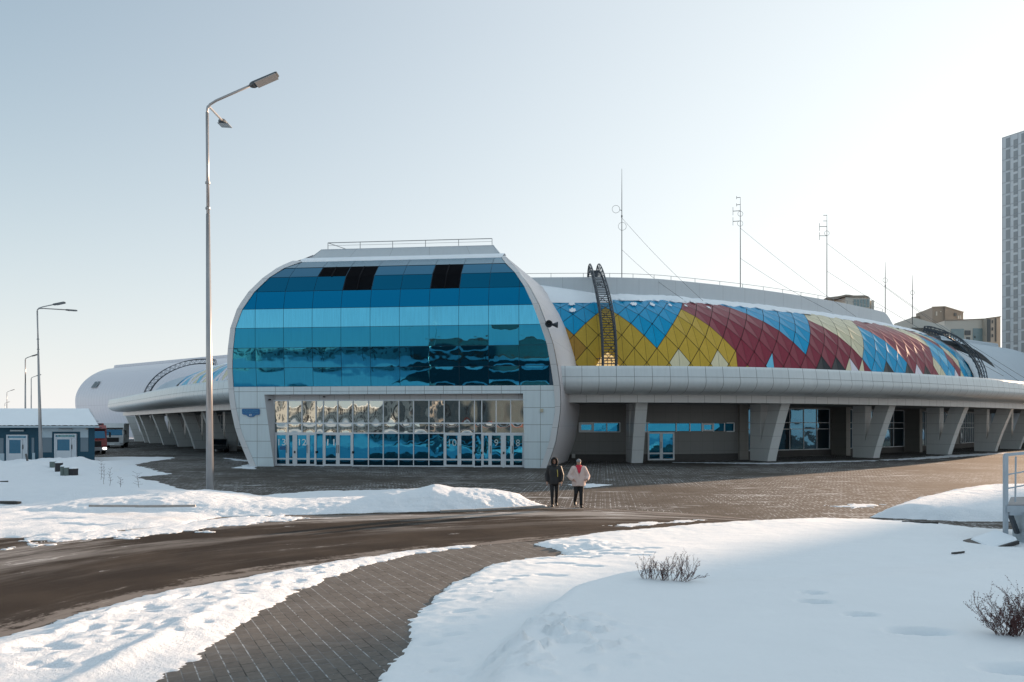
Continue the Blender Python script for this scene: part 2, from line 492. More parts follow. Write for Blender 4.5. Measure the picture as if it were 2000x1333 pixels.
def resample(p, n):
    p = np.array(p, float)
    out = []
    for k in range(n):
        s = k / (n - 1) * (len(p) - 1); i = min(int(s), len(p) - 2); f = s - i
        p0 = p[max(i - 1, 0)]; p1 = p[i]; p2 = p[i + 1]; p3 = p[min(i + 2, len(p) - 1)]
        out.append(.5 * ((2 * p1) + (-p0 + p2) * f + (2 * p0 - 5 * p1 + 4 * p2 - p3) * f * f + (-p0 + 3 * p1 - 3 * p2 + p3) * f ** 3))
    return np.array(out)
nn = 90
A, B = resample(near, nn), resample(far, nn)
mid = (A + B) / 2
s = np.concatenate([[0], np.cumsum(np.linalg.norm(np.diff(mid, axis=0), axis=1))])
tt = np.linspace(0, 1, 12)
P = np.zeros((nn, 12, 3)); UV = np.zeros((nn, 12, 2))
for j, q in enumerate(tt):
    P[:, j, :2] = A * (1 - q) + B * q
    UV[:, j, 0] = s; UV[:, j, 1] = q
tag(grid('road', P, M_road, uv=UV, flip=True), kind='structure')

DENTS = []   # x, y, radius x, radius y, depth, angle
def snow_patch(name, poly, res, hfun, ragged=.12, rs=2.2, mat=None, cut=-.02, seed=0, margin=.3, bias=0.0):
    poly = np.asarray(poly, float)[:, :2]
    x0, y0 = poly.min(0) - margin; x1, y1 = poly.max(0) + margin
    nx = int((x1 - x0) / res) + 1; ny = int((y1 - y0) / res) + 1
    X, Y = np.meshgrid(np.linspace(x0, x1, nx), np.linspace(y0, y1, ny), indexing='ij')
    d = sdist(X, Y, poly)
    d = d + ragged * 2 * fbm(X * rs, Y * rs, 5, seed, .62) + .22 * fbm(X * 2.2, Y * 13, 4, seed + 5, .6) * np.exp(-np.maximum(d, 0) / .5) - bias
    Z = hfun(np.maximum(d, 0), X, Y)
    for (dx, dy, ra, rb, dp, an) in DENTS:
        c, s_ = math.cos(an), math.sin(an)
        u = ((X - dx) * c + (Y - dy) * s_) / ra; v = (-(X - dx) * s_ + (Y - dy) * c) / rb
        r2 = u * u + v * v
        m = r2 < 9
        Z[m] -= dp * np.exp(-r2[m] ** 1.5) - dp * .06 * np.exp(-((np.sqrt(r2[m]) - 1.55) / .35) ** 2)
    Z = np.where(d > 0, np.maximum(Z, -.02), -.03)
    keep = d > cut
    idx = np.arange(nx * ny).reshape(nx, ny)
    q = np.stack([idx[:-1, :-1], idx[1:, :-1], idx[1:, 1:], idx[:-1, 1:]], -1).reshape(-1, 4)
    kf = keep.ravel()[q].any(1)
    q = q[kf]
    used = np.unique(q); rem = np.full(nx * ny, -1); rem[used] = np.arange(len(used))
    q = rem[q]
    V = np.stack([X.ravel(), Y.ravel(), Z.ravel()], -1)[used]
    me = bpy.data.meshes.new(name)
    me.vertices.add(len(V)); me.vertices.foreach_set('co', V.ravel())
    me.loops.add(len(q) * 4); me.loops.foreach_set('vertex_index', q.ravel().astype(np.int32))
    me.polygons.add(len(q)); me.polygons.foreach_set('loop_start', np.arange(0, len(q) * 4, 4, dtype=np.int32))
    me.polygons.foreach_set('loop_total', np.full(len(q), 4, dtype=np.int32))
    me.polygons.foreach_set('use_smooth', np.ones(len(q), dtype=bool))
    me.materials.append(mat or M_snow)
    me.update(calc_edges=True); me.validate()
    o = bpy.data.objects.new(name, me); COL.objects.link(o)
    tag(o, kind='structure')
    return o
def GP(lst): return [G(x, y)[:2] for x, y in lst]

# --- big snow field, front right
fieldp = GP([(735, 1345), (757, 1305), (790, 1265), (803, 1212), (835, 1176), (885, 1143), (935, 1118), (975, 1101), (1040, 1091), (1112, 1087), (1098, 1077), (1035, 1063), (1085, 1054),
             (1160, 1043), (1260, 1034), (1400, 1022), (1500, 1016), (1620, 1013), (1700, 1016), (1800, 1021), (1900, 1031), (2010, 1037)]) + [(22, 20), (40, 18), (40, 2), (-1.2, 2), (-1.6, 7)]
driftp = [((x - 1000) * 2.6 * F / (y - H0) / F, 2.6 * F / (y - H0)) for x, y in
          [(878, 1345), (935, 1250), (1010, 1190), (1080, 1140), (1150, 1112), (1220, 1096), (1290, 1096), (1370, 1110), (1500, 1100), (1700, 1075), (1900, 1060)]] + [(20, 17), (45, 12), (45, 1), (-.3, 1)]
DENTS.clear()
def dent_px(x, y, z, ra, rb, dp, an=0):
    gx, gy, _ = G(x, y, z); DENTS.append((gx, gy, ra, rb, dp, an))
for (x, y, a, b_, dp) in [(1587, 1172, .15, .075, .16), (1592, 1190, .20, .08, .18), (1681, 1217, .17, .085, .20), (1795, 1253, .30, .14, .26), (1985, 1330, .3, .14, .2), (1640, 1200, .05, .03, .03)]:
    dent_px(x, y, .42, a, b_, dp, -.12)
for k in range(26):   # older trail crossing the far half
    x = 1055 + (k % 13) * 18 + random.uniform(-5, 5); y = [1077, 1086][k // 13] - (k % 13) * .35 + random.uniform(-4, 4)
    dent_px(x, y, .1, random.uniform(.10, .20), .06, .07, random.uniform(-.2, .2))
for (x, y) in [(1052, 1100), (1085, 1100), (1107, 1101), (1135, 1105), (1160, 1106), (1060, 1124), (1090, 1125), (1015, 1126), (905, 1190), (880, 1235), (840, 1250), (860, 1168)]:
    dent_px(x, y, .1, .16, .07, .06, random.uniform(-.2, .2))
for k in range(46):   # kicked-up crumbs beside the path
    y = random.uniform(1120, 1330); f_ = (1330 - y) / 210
    x = 800 + f_ * 150 + random.uniform(-25, 70) - (1 - f_) * 20
    dent_px(x, y, .08, random.uniform(.04, .13), random.uniform(.03, .06), random.uniform(-.03, .05), random.uniform(-.6, .6))
def field_h(d, X, Y):
    h = .055 * (1 - np.exp(-d / .22)) + .05 * smooth01(d / 1.5)
    dd = sdist(X, Y, driftp)
    wd = .75 + .3 * np.clip(X - 1, 0, 12)
    h += .42 * smooth01((dd + .15) / wd)
    h += .06 * fbm(X * .35, Y * .35, 3, 5) + .012 * fbm(X * 1.1 + .6 * Y, Y * 4.5, 5, 15, .6)
    edge = np.exp(-d / .9)
    h += (.075 * edge + .010) * fbm(X * 4.2, Y * 4.2, 6, 9, .66) * (1 - np.exp(-d / .1))
    # thrown lumps on the near drift
    lump = np.clip(fbm(X * 3.6 + 9, Y * 4.4, 6, 31, .66) - .02, 0, 1)
    mk_ = np.exp(-(((X - .45) / .95) ** 2 + ((Y - 8.6) / 1.5) ** 2))
    h += .62 * mk_ * lump
    # chewed corner where the path meets the road
    mc = np.exp(-(((X - 1.2) / 1.3) ** 2 + ((Y - 18.0) / .9) ** 2))
    h += .45 * mc * np.clip(fbm(X * 2.5, Y * 2.5, 5, 77, .6), 0, 1)
    return h
snow_patch('snow_field', fieldp, .055, field_h, .16, 1.6, M_snow_soft, seed=3)

# --- trodden snow strip, front left
DENTS.clear()
for k in range(110):
    q = random.random()
    x = 60 + q * 620 + random.uniform(-40, 40); yt = 1262 - q * 170
    y = yt + random.uniform(-30, 60) * (1 - q * .7)
    dent_px(x, y, .08, random.uniform(.07, .2), random.uniform(.05, .09), random.uniform(.015, .05), random.uniform(-.2, 1.3))
stripp = GP([(285, 1345), (360, 1300), (430, 1252), (505, 1196), (575, 1160), (640, 1131), (705, 1106), (800, 1084), (900, 1071), (960, 1064), (900, 1066), (800, 1076), (690, 1092), (560, 1113), (440, 1136), (300, 1160), (150, 1202), (0, 1248)]) + [(-8.7, 6.2), (-9.8, 3), (-5.2, 3)]
def strip_h(d, X, Y):
    h = .05 * (1 - np.exp(-d / .2)) + .05 * smooth01(d / .8)
    h += .05 * fbm(X * 3.1, Y * 3.1, 6, 21, .66) * (1 - np.exp(-d / .25))
    ridge = .09 * np.exp(-((d - .75) / .16) ** 2) * (fbm(X * 1.2, Y * 1.2, 3, 8) + .6)
    return h + ridge * smooth01((14 - Y) / 3)
snow_patch('snow_strip', stripp, .045, strip_h, .13, 2.6, seed=13)

# --- ploughed bank along the far kerb
DENTS.clear()
bankp = GP([(1070, 989), (1040, 991), (1000, 993.5), (900, 998), (800, 1000.5), (700, 1003), (560, 1007), (430, 1010)]) + [(-17, 24.0), (-17, 29.2), (-11.5, 30.4), (-8, 29.3), (-4.5, 29.2), (-1.2, 29.4), (.8, 28.9)]
bx = [-18, -13.5, -12, -10.8, -9.5, -8, -6.5, -5.5, -4.2, -3.4, -2.9, -2.6, -2.2, -1.4, -.6, .2, .9, 1.3]
bh = [.18, .42, .50, .42, .25, .22, .30, .36, .58, .66, .80, .76, .66, .66, .64, .55, .30, .02]
def bank_h(d, X, Y):
    top = np.interp(X, bx, bh)
    h = top * (1 - np.exp(-(d / .75) ** 1.35)) + .02
    h += .11 * fbm(X * .9, Y * .9, 4, 2) * smooth01(d / .5) + .05 * fbm(X * 4, Y * 4, 4, 6, .6) * smooth01(d / .3)
    return h
snow_patch('snow_bank', bankp, .05, bank_h, .15, 1.8, seed=23)

# --- snowy land on the left with the service building
landp = GP([(0, 1053), (120, 1046), (250, 1036), (330, 1028), (430, 1010)]) + [(-8, 25.3), (-9.6, 29.6), (-12.5, 31.3), (-14.2, 33), (-17, 36.5), (-21.5, 42), (-24.5, 46), (-27.5, 52), (-29, 58), (-30, 66), (-40, 66), (-90, 70), (-90, 4), (-20.5, 4), (-18.3, 12), (-16, 18)]
def land_h(d, X, Y):
    h = .14 * (1 - np.exp(-d / .45)) + .10 * fbm(X * .5, Y * .5, 4, 44) + .09 * fbm(X * 2.4, Y * 2.4, 5, 45, .62)
    h += .42 * np.exp(-((Y - 28.5 + .12 * (X + 15)) / 1.5) ** 2) * smooth01((-X - 8) / 6) * smooth01((X + 30) / 8)
    h += .35 * np.exp(-((X + 31.5) / 2.6) ** 2 - ((Y - 49) / 5.0) ** 2) * (1 + fbm(X * 1.4, Y * 1.4, 4, 4))
    h -= .28 * np.exp(-((X + 25) / 3.4) ** 2 - ((Y - 34) / 4.0) ** 2)
    h += .34 * np.exp(-((Y - 53.2) / 1.6) ** 2) * smooth01((-X - 28) / 3) * (.7 + 1.2 * fbm(X * .9, Y * .9, 4, 14))
    return np.maximum(h, .02)
DENTS.clear()
snow_patch('snow_land', landp, .13, land_h, .35, .8, seed=33)
# half-melted, trodden fringe over the far road edge
def fringe_h(d, X, Y): return .012 + .05 * smooth01(d / .5) * (fbm(X * 3, Y * 3, 4, 3) + .5)
fr = GP([(0, 1074), (170, 1064), (330, 1050), (480, 1032), (640, 1014), (640, 1003), (430, 1008), (250, 1030), (0, 1044)])
snow_patch('road_edge_snow', fr, .035, fringe_h, 1.1, 1.3, seed=53, bias=.50)

# --- snow island on the right of the forecourt
isl = GP([(1702, 1010), (1720, 1003), (1762, 989), (1850, 968), (1905, 960), (1960, 959)]) + [(34, 33), (34, 24), (20.5, 22.3)] + GP([(1990, 1019), (1880, 1018), (1760, 1013)])
def isl_h(d, X, Y):
    return .40 * (1 - np.exp(-(d / .38) ** 1.5)) + .16 * fbm(X * .6, Y * .6, 4, 61) * smooth01(d / 1.) + .05 * fbm(X * 3, Y * 3, 4, 62) * smooth01(d / .3)
snow_patch('snow_island', isl, .08, isl_h, .12, 1.5, seed=63)
# --- thin wind-packed snow on the forecourt
def thin_h(d, X, Y): return .004 + .018 * smooth01(d / .6)
thin = [GP([(530, 966), (600, 960), (720, 957), (830, 955), (840, 962), (700, 970), (590, 978), (470, 974)]),
        GP([(205, 900), (250, 905), (300, 918), (330, 926), (250, 934), (190, 925), (180, 905)]),
        GP([(458, 914.5), (484, 907.0), (500, 912.5), (496, 916)]), GP([(440, 895), (486, 899), (484, 902), (462, 900)]),
        GP([(1115, 947), (1160, 944), (1195, 948), (1150, 952)]), GP([(1620, 989), (1660, 986), (1712, 985), (1690, 990), (1640, 992)]),
        GP([(1320, 903.5), (1500, 904.3), (1640, 900.6), (1720, 899.2), (1860, 889), (1965, 884), (1960, 886.5), (1800, 897), (1640, 903), (1500, 906.5)]),
        GP([(1180, 1027), (1330, 1017), (1420, 1015), (1330, 1021), (1200, 1031)])]
for i, p in enumerate(thin):
    snow_patch('thin_snow', p, .06, thin_h, .75 if i > 4 else .5, 1.7, seed=70 + i)

# exposed kerb stones
def kerb(name, pts, label, h=.07):
    mb = MB()
    for a, b_ in zip(pts[:-1], pts[1:]):
        v = Vector(b_) - Vector(a); n = max(1, int(v.length / 1.0))
        for k in range(n):
            p = Vector(a) + v * (k / n + .004); q = Vector(a) + v * ((k + 1) / n - .004)
            mb.bar((p.x, p.y, h / 2), (q.x, q.y, h / 2), .16, h)
    o = mb.build(name, M_curb); tag(o, kind='structure')
kerb('kerb', [G(1062, 991), G(1000, 995), G(930, 998.5), G(860, 1001)], '')
# ================================================================= THE ARENA
WHITE = (.60, .69, .73)
M_clad = panel('white_cladding', WHITE, 1.35, 1.18, .03, .32, kind='UV', line=.28, dirt=.25, tone=.2)
M_canopy = panel('canopy_cladding', (.63, .68, .70), 1.14, 0, .03, .28, kind='UV', line=.28, oil=.15, tone=.2, dirt=.2)
M_fascia = panel('fascia_cladding', (.64, .65, .65), 1.2, 0, .03, .32, kind='UV', line=.45)
M_rim = panel('rim_cladding', (.60, .60, .61), 0, 1.45, .03, .35, kind='UV', line=.55)
M_rib = panel('ribbed_cladding', (.62, .60, .62), 3.0, 0, .02, .40, kind='UV', rib=.20, line=.6)
M_seam = panel('hall_cladding', (.66, .635, .67), 1.25, 8.5, .06, .30, kind='UV', line=.72, oil=.3, tone=.05)
M_par = panel('parapet_cladding', (.50, .54, .57), 3.3, 0, .05, .45, kind='UV', line=.72)
M_colm = panel('column_cladding', (.66, .68, .68), 0, 1.02, .022, .38, kind='Object', axes=(0, 2), line=.42, tone=.06)
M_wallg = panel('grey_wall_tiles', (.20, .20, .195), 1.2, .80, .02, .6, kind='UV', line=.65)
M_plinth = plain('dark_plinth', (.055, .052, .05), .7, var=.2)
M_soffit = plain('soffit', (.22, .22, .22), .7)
M_blue = glass('blue_facade_glass', (.022, .20, .34), .025, .22, .7, 1.0, streak=.28)
M_door = glass('entrance_glass', (.50, .55, .54), .02, .10, 1.0, .85, (.01, .03, .05))
M_doorb = glass('blue_entrance_glass', (.022, .20, .34), .02, .14, .8, .95, (.0, .02, .05))
M_doork = glass('kick_pane_glass', (.012, .09, .15), .05, .10, .8, .92, (.0, .01, .02))
M_rowglass = [M_blue, M_blue, M_blue, glass('pale_reflection_glass', (.10, .42, .62), .10, .04, .5, 1.0, streak=.40), glass('mid_reflection_glass', (.006, .20, .36), .08, .04, .5, 1.0, streak=.1),  # upper rows: bands of reflected sky painted in as separate tints
          glass('deep_reflection_glass', (.004, .125, .235), .08, .04, .5, 1.0, streak=.08)]
M_rowglass += [M_rowglass[5], glass('grey_reflection_glass', (.09, .20, .28), .2, .04, .5, 1.0, streak=.1)]
M_dark = glass('dark_glass', (.07, .20, .30), .03, .22, .9, .72, (.006, .008, .012))
M_frame = plain('white_metal_frame', (.62, .66, .70), .4, var=.06)
M_mull = plain('dark_mullion', (.012, .05, .09), .5)
M_vent = plain('black_louvre', (.006, .007, .010), .8, var=.3, spec=.15)
M_steel = plain('dark_steel', (.055, .065, .078), .5, .3, var=.25, scale=6)
M_galv = plain('galvanised_steel', (.30, .30, .30), .5, .5, var=.2)
M_black = plain('black_plastic', (.012, .012, .014), .5)
M_white = plain('white_vinyl', (.80, .84, .86), .6, var=.03)
M_whitedim = plain('frosted_vinyl', (.48, .58, .62), .6, var=.05)
M_signblue = plain('blue_sign', (.012, .12, .30), .4, var=.06)

arena = thing('arena_building', (0, 56, 0), 'large rounded sports arena with blue glass entrance front and colourful faceted roof', 'arena')

# ---- entrance pavilion: a glazed tube end
TH = math.radians(6.0)
C0 = np.array([-7.95, 51.7, 0.0])
UV_ = np.array([math.cos(TH), -math.sin(TH), 0.0]); NV = np.array([-math.sin(TH), -math.cos(TH), 0.0])
def fp(u, z, p=0.0): return tuple(C0 + UV_ * u + NV * p + np.array([0, 0, z]))
def unproj(x, y, p=0.0):
    """photo pixel -> (u, z) on the facade plane pushed out by p"""
    d = np.array([(x - 1000) / F, 1.0, (H0 - y) / F]); o_ = np.array([0, 0, CH])
    pl_ = C0 + NV * p
    t_ = np.dot(pl_ - o_, NV) / np.dot(d, NV)
    q = o_ + d * t_ - C0
    return float(np.dot(q, UV_)), float(q[2])
rows_z = [5.68, 7.02, 8.43, 9.84, 11.19, 12.47, 13.63, 14.52, 15.26]
rows_p = [0.0, .10, .21, .23, .21, -.10, -.85, -1.93, -3.14]
PZ = [0, 5.68] + rows_z[1:] + [15.7, 16.5]; PP = [0, 0] + rows_p[1:] + [-4.0, -4.7]
def pz(z): return float(np.interp(z, PZ, PP))
def onprof(x, y):
    z = 8.0
    for _ in range(12):
        u, z = unproj(x, y, pz(z))
    return u, z
L_in = [onprof(*q) for q in [(501, 913), (482, 868), (471, 842), (460, 790), (456, 756), (454, 717), (455, 690), (460, 641), (474, 604), (497, 571), (526, 543), (558, 523), (592, 511)]]
L_out = [onprof(*q) for q in [(490, 913), (468, 860), (461, 840), (450, 790), (447, 752), (445, 717), (445.5, 690), (451, 642), (466, 600), (490, 567), (518, 541), (550, 520), (582, 507)]]
R_in = [onprof(*q) for q in [(1055, 914), (1064, 890), (1073, 862), (1083, 810), (1084, 789), (1081, 751), (1076, 717), (1068, 672), (1054, 631), (1040, 594), (1024, 560), (1006, 533), (987, 514), (979, 502)]]
R_out = [onprof(*q) for q in [(1067, 914), (1076, 892), (1085, 863), (1093, 812), (1095, 789), (1093, 750), (1088.5, 717), (1080, 672), (1066, 631), (1052, 594), (1034, 560), (1014, 531), (994, 510), (984, 498)]]
def cv(pts):
    z = np.array([p[1] for p in pts]); u = np.array([p[0] for p in pts]); i = np.argsort(z)
    return z[i], u[i]
LZ, LU = cv(L_in); RZ, RU = cv(R_in); LOZ, LOU = cv(L_out); ROZ, ROU = cv(R_out)
uL = lambda z: float(np.interp(z, LZ, LU)); uR = lambda z: float(np.interp(z, RZ, RU))
uLo = lambda z: float(np.interp(z, LOZ, LOU)); uRo = lambda z: float(np.interp(z, ROZ, ROU))
ZT = 15.36
zs = np.unique(np.concatenate([np.linspace(0, ZT, 34), rows_z]))

# rim bands either side and the tube's side walls
for (fi, fo) in ((uL, uLo), (uR, uRo)):
    P = []; UVs = []; arc = 0; prev = None
    for z in zs:
        a = np.array(fp(fi(z), z, pz(z) + .06)); b_ = np.array(fp(fo(z), z, pz(z) + .10)); c = np.array(fp(fo(z), z, pz(z) - .5)); a0 = np.array(fp(fi(z), z, pz(z) - .15))
        if prev is not None: arc += np.linalg.norm(b_ - prev)
        prev = b_
        P.append([a0, a, b_, c]); UVs.append([(0, arc), (.15, arc), (.6, arc), (1.1, arc)])
    grid('rim', P, M_rim, arena, False, UVs, flip=(fi is uR))
for side, fo in ((-1, uLo), (1, uRo)):
    P = []; UVs = []
    Ls = [0.3, 1.5, 4, 8, 12, 18, 25]
    arc = 0; prev = None
    for z in np.concatenate([zs, [15.6, 16.05]]):
        zz = min(z, ZT)
        row = []; uvr = []
        for L in Ls:
            fl = side * (.115 * L if side > 0 else .0)
            inn = 0 if z <= ZT else (z - ZT) * -1.6 * side
            row.append(fp(fo(zz) + fl + inn, z + (.02 * L if z > 14 else 0), (pz(z) + .1) * max(0, 1 - L / 30) - L))
            uvr.append((L, 0))
        if prev is not None: arc += np.linalg.norm(np.array(row[0]) - prev)
        prev = np.array(row[0])
        uvr = [(arc, L) for L in Ls]
        P.append(row); UVs.append(uvr)
    grid('side_wall', P, M_rib, arena, True, UVs, flip=(side > 0))

# glazing: one pane per bay and row, each slightly pillowed like sealed double glazing
mull_x = [499, 554, 610, 666, 723, 780, 838, 896, 954, 1013.4]
mu = [onprof(x, 600)[0] for x in mull_x]
dxm = mu[1] - mu[0]; mu = [mu[0] - dxm] + mu + [mu[-1] + dxm]
vent = {(3, 6), (4, 6), (4, 5), (7, 6), (7, 5)}
random.seed(5)
vents = []
gv, gf, gm = [], [], []; vv = None
K = 9
for r in range(8):
    z0, z1 = rows_z[r], rows_z[r + 1]; p0, p1 = rows_p[r], rows_p[r + 1]
    for c in range(len(mu) - 1):
        a0, a1 = mu[c], mu[c + 1]
        def lim(z): return max(a0, uL(z) - .02), min(a1, uR(z) + .02)
        if min(lim(z0)[1] - lim(z0)[0], lim(z1)[1] - lim(z1)[0]) < -.6: continue
        amp = random.choice((-1, 1, 1)) * (random.uniform(.007, .013) if c > 6 else random.uniform(.002, .010)) if r in (0, 1, 2) else random.uniform(-.003, .003)
        tx, tz = random.uniform(-.003, .003), random.uniform(-.002, .002)
        b0 = len(gv); isv = (c, r) in vent
        for i in range(K):
            s_ = i / (K - 1); z = z0 + (z1 - z0) * s_
            z_ = z0 + .015 + (z1 - z0 - .03) * s_
            l, h = lim(z)
            if h - l < .02: l = h = (l + h) / 2
            for j in range(K):
                q = j / (K - 1)
                g_ = .014 if h - l > .1 else 0
                u = l + g_ + (h - l - 2 * g_) * q
                pp_ = p0 + (p1 - p0) * s_ + amp * (1 - (2 * q - 1) ** 4) * (1 - (2 * s_ - 1) ** 4) + tx * (q - .5) + tz * (s_ - .5)
                if isv: pp_ -= .06
                gv.append(fp(u, z_, pp_))
        for i in range(K - 1):
            for j in range(K - 1):
                a = b0 + i * K + j
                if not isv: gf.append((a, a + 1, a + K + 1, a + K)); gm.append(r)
        if isv:
            vv = MB(); vents.append(vv)
            nl = 15
            for k in range(nl):
                s0, s1 = (k + .1) / nl, (k + .75) / nl
                q = [(a0 + .04, s0), (a1 - .04, s0), (a1 - .04, s1), (a0 + .04, s1)]
                f_ = lambda u, s_, e: fp(u, z0 + (z1 - z0) * s_, p0 + (p1 - p0) * s_ + e)
                vv.hexa([f_(q[0][0], s0, -.10), f_(q[1][0], s0, -.10), f_(q[1][0], s0, .0), f_(q[0][0], s0, .0), f_(q[0][0], s1, -.02), f_(q[1][0], s1, -.02), f_(q[1][0], s1, .05), f_(q[0][0], s1, .05)])
            um = (a0 + a1) / 2
            vv.bar(fp(um, z0, p0 + .03), fp(um, z1, p1 + .03), .07)
cw = mk('curtain_wall', gv, gf, M_rowglass, arena, True, gm)
for v_ in vents: v_.build('vent_louvre', M_vent, cw)
# dark backing carrying the joints
P = []
for r in range(9):
    z = rows_z[r]; l, h = uL(z) - .05, uR(z) + .05
    P.append([fp(l + (h - l) * k / 10, z, rows_p[r] - .035) for k in range(11)])
grid('mullion_grid', P, M_mull, cw, False)

# sloped parapet box and its railing
pf = [onprof(628, 489), onprof(964, 478)]
z_top = (pf[0][1] + pf[1][1]) / 2
ua, ub = uL(ZT) , uR(ZT)
pb = MB()
ledge = [fp(ua - .9, ZT - .12, pz(15.1)), fp(ub + .1, ZT - .12, pz(15.1)), fp(ub + .3, ZT + .1, -4.2), fp(ua - 1.0, ZT + .1, -4.2)]
P = []
for (z, p, e) in ((ZT - .16, -3.06, 0), (ZT - .02, -3.14, 1), (ZT + .12, -3.34, 1), (ZT + .34, -3.94, 0), (ZT + .34, -4.8, 0)):
    P.append([fp(ua - .12 - .06 * e + (ub - ua + .30) * k / 60, z + .05 * e * math.sin(k * 1.7) * math.sin(k * .6), p) for k in range(61)])
lo = grid('ledge_snow', P, M_snow_roof, arena, True)
Pp = []; UVp = []
u0, u1 = pf[0][0], pf[1][0]
for (z, p, e) in ((ZT + .22, -3.9, 0), (z_top, -4.65, 0), (z_top + .05, -4.9, 0), (z_top, -5.3, 0)):
    l = u0 - .75 * (z_top - z) if z < z_top else u0; h = u1 + .7 * (z_top - z) if z < z_top else u1
    n_ = 12
    Pp.append([fp(l + (h - l) * k / n_, z, p) for k in range(n_ + 1)]); UVp.append([(k * 1.3, z) for k in range(n_ + 1)])
grid('roof_parapet', Pp, M_par, arena, False, UVp)
mk('roof_deck', [fp(u0, z_top - .02, -4.6), fp(u1, z_top - .02, -4.6), fp(u1 + 2, z_top - .4, -25), fp(u0 - 1, z_top - .4, -25), fp(u0 - .9, ZT, -3.6), fp(u0 - 3.8, ZT - 1.5, -25), fp(u1 + .8, ZT, -3.6), fp(u1 + 3.5, ZT - .8, -25)],
   [(0, 1, 2, 3), (4, 0, 3, 5), (1, 6, 7, 2)], M_snow_roof, arena)
rl = MB()
ra, rb = onprof(641, 489)[0], onprof(964, 478)[0] - .1
rz = z_top + .48
rl.bar(fp(ra, rz, -4.6), fp(rb, rz, -4.6), .05); rl.bar(fp(ra, rz - .22, -4.6), fp(rb, rz - .22, -4.6), .02)
rl.bar(fp(ra, rz, -4.6), fp(ra + 1.6, z_top, -5.4), .04)
for k in range(6):
    u = ra + (rb - ra) * k / 5; rl.bar(fp(u, z_top, -4.6), fp(u, rz, -4.6), .045)
rl.build('roof_railing', M_galv, arena)

# white portal cladding round the doors (with the recess)
zf = 5.68
oL, oR = [(516, 772), (535, 912)], [(1021.5, 768), (1024.5, 913)]
ol = [unproj(*q) for q in oL]; orr = [unproj(*q) for q in oR]
ztop = (ol[0][1] + orr[0][1]) / 2
REC = .55
def uv_strip(fa, fb, z0, z1, p, name='portal_cladding', nz=12):
    P = []; U = []
    for k in range(nz + 1):
        z = z0 + (z1 - z0) * k / nz; a, b_ = fa(z), fb(z)
        P.append([fp(a + (b_ - a) * j / 4, z, p) for j in range(5)]); U.append([(a + (b_ - a) * j / 4 + 40, z + 10) for j in range(5)])
    return grid(name, P, M_clad, arena, False, U)
jl = lambda z: ol[1][0] + (ol[0][0] - ol[1][0]) * (z / ztop); jr = lambda z: orr[1][0] + (orr[0][0] - orr[1][0]) * (z / ztop)
uv_strip(uL, jl, 0, ztop, 0); uv_strip(jr, uR, 0, ztop, 0)
uv_strip(uL, uR, ztop, zf, 0, nz=3)
# reveals
gl = unproj(536, 912, -REC)[0]; gr = unproj(1024.5, 912, -REC)[0]
gz = unproj(780, 781, -REC)[1]
rv = MB()
rv.quad(fp(jl(0), 0, 0), fp(gl, 0, -REC), fp(gl, ztop, -REC), fp(jl(ztop), ztop, 0))
rv.quad(fp(gr, 0, -REC), fp(jr(0), 0, 0), fp(jr(ztop), ztop, 0), fp(gr, ztop, -REC))
rv.quad(fp(jl(ztop), ztop, 0), fp(gl, ztop, -REC), fp(gr, ztop, -REC), fp(jr(ztop), ztop, 0))
rv.build('door_reveal', plain('reveal_grey', (.36, .37, .39), .5), arena)
P = [[fp(gl + (gr - gl) * k / 8, z, -REC + .01) for k in range(9)] for z in (gz, ztop + .01)]
grid('door_header', P, panel('header_panels', (.46, .46, .47), 1.1, 0, .03, .5, line=.5), arena, False, [[(gl + (gr - gl) * k / 8 + 40, z) for k in range(9)] for z in (gz, ztop)])
bar_x = [536, 562.6, 590.4, 617.6, 632, 660, 689.6, 720, 749, 779, 808, 838, 867.6, 897, 926.7, 941, 969, 997.5, 1024]
bu = [unproj(x, 860, -REC)[0] for x in bar_x]
hz_ = [unproj(780, y, -REC)[1] for y in (911.5, 897.5, 846.5, 827, 782)]
hz_[0] = .03
FP_ = -REC + .05
def pane(mb_, ua_, ub_, za, zb, p, amp, K=7):
    b0 = len(mb_.v)
    for i in range(K):
        for j in range(K):
            s_, q = i / (K - 1), j / (K - 1)
            mb_.v.append(fp(ua_ + (ub_ - ua_) * q, za + (zb - za) * s_, p + amp * (1 - (2 * q - 1) ** 2) * (1 - (2 * s_ - 1) ** 2)))
    for i in range(K - 1):
        for j in range(K - 1):
            a = b0 + i * K + j; mb_.f.append((a, a + 1, a + K + 1, a + K)); mb_.m.append(mb_.cur)
# fixed glazing
fixed = [3, 6, 7, 8, 9, 10, 11, 14]    # full height bays between the doors
dz = hz_[2]
fr_ = MB(); gl_ = MB()
for i in range(len(bu) - 1):
    gl_.cur = 0
    for r in (2, 3):
        pane(gl_, bu[i] + .03, bu[i + 1] - .03, hz_[r] + .03, hz_[r + 1] - .03, FP_ - .03, random.choice((-1, 1)) * random.uniform(.006, .014))
    if i in fixed:
        gl_.cur = 2
        pane(gl_, bu[i] + .03, bu[i + 1] - .03, hz_[0] + .05, hz_[1] - .03, FP_ - .03, .004)
        gl_.cur = 1
        pane(gl_, bu[i] + .03, bu[i + 1] - .03, hz_[1] + .03, hz_[2] - .03, FP_ - .03, random.choice((-1, 1)) * random.uniform(.003, .008))
for i, u in enumerate(bu):
    zb = dz if (i in (1, 2, 5, 13, 16, 17)) else 0
    if i in (1,): zb = dz
    fr_.bar(fp(u, zb, FP_), fp(u, gz, FP_), .06, .10)
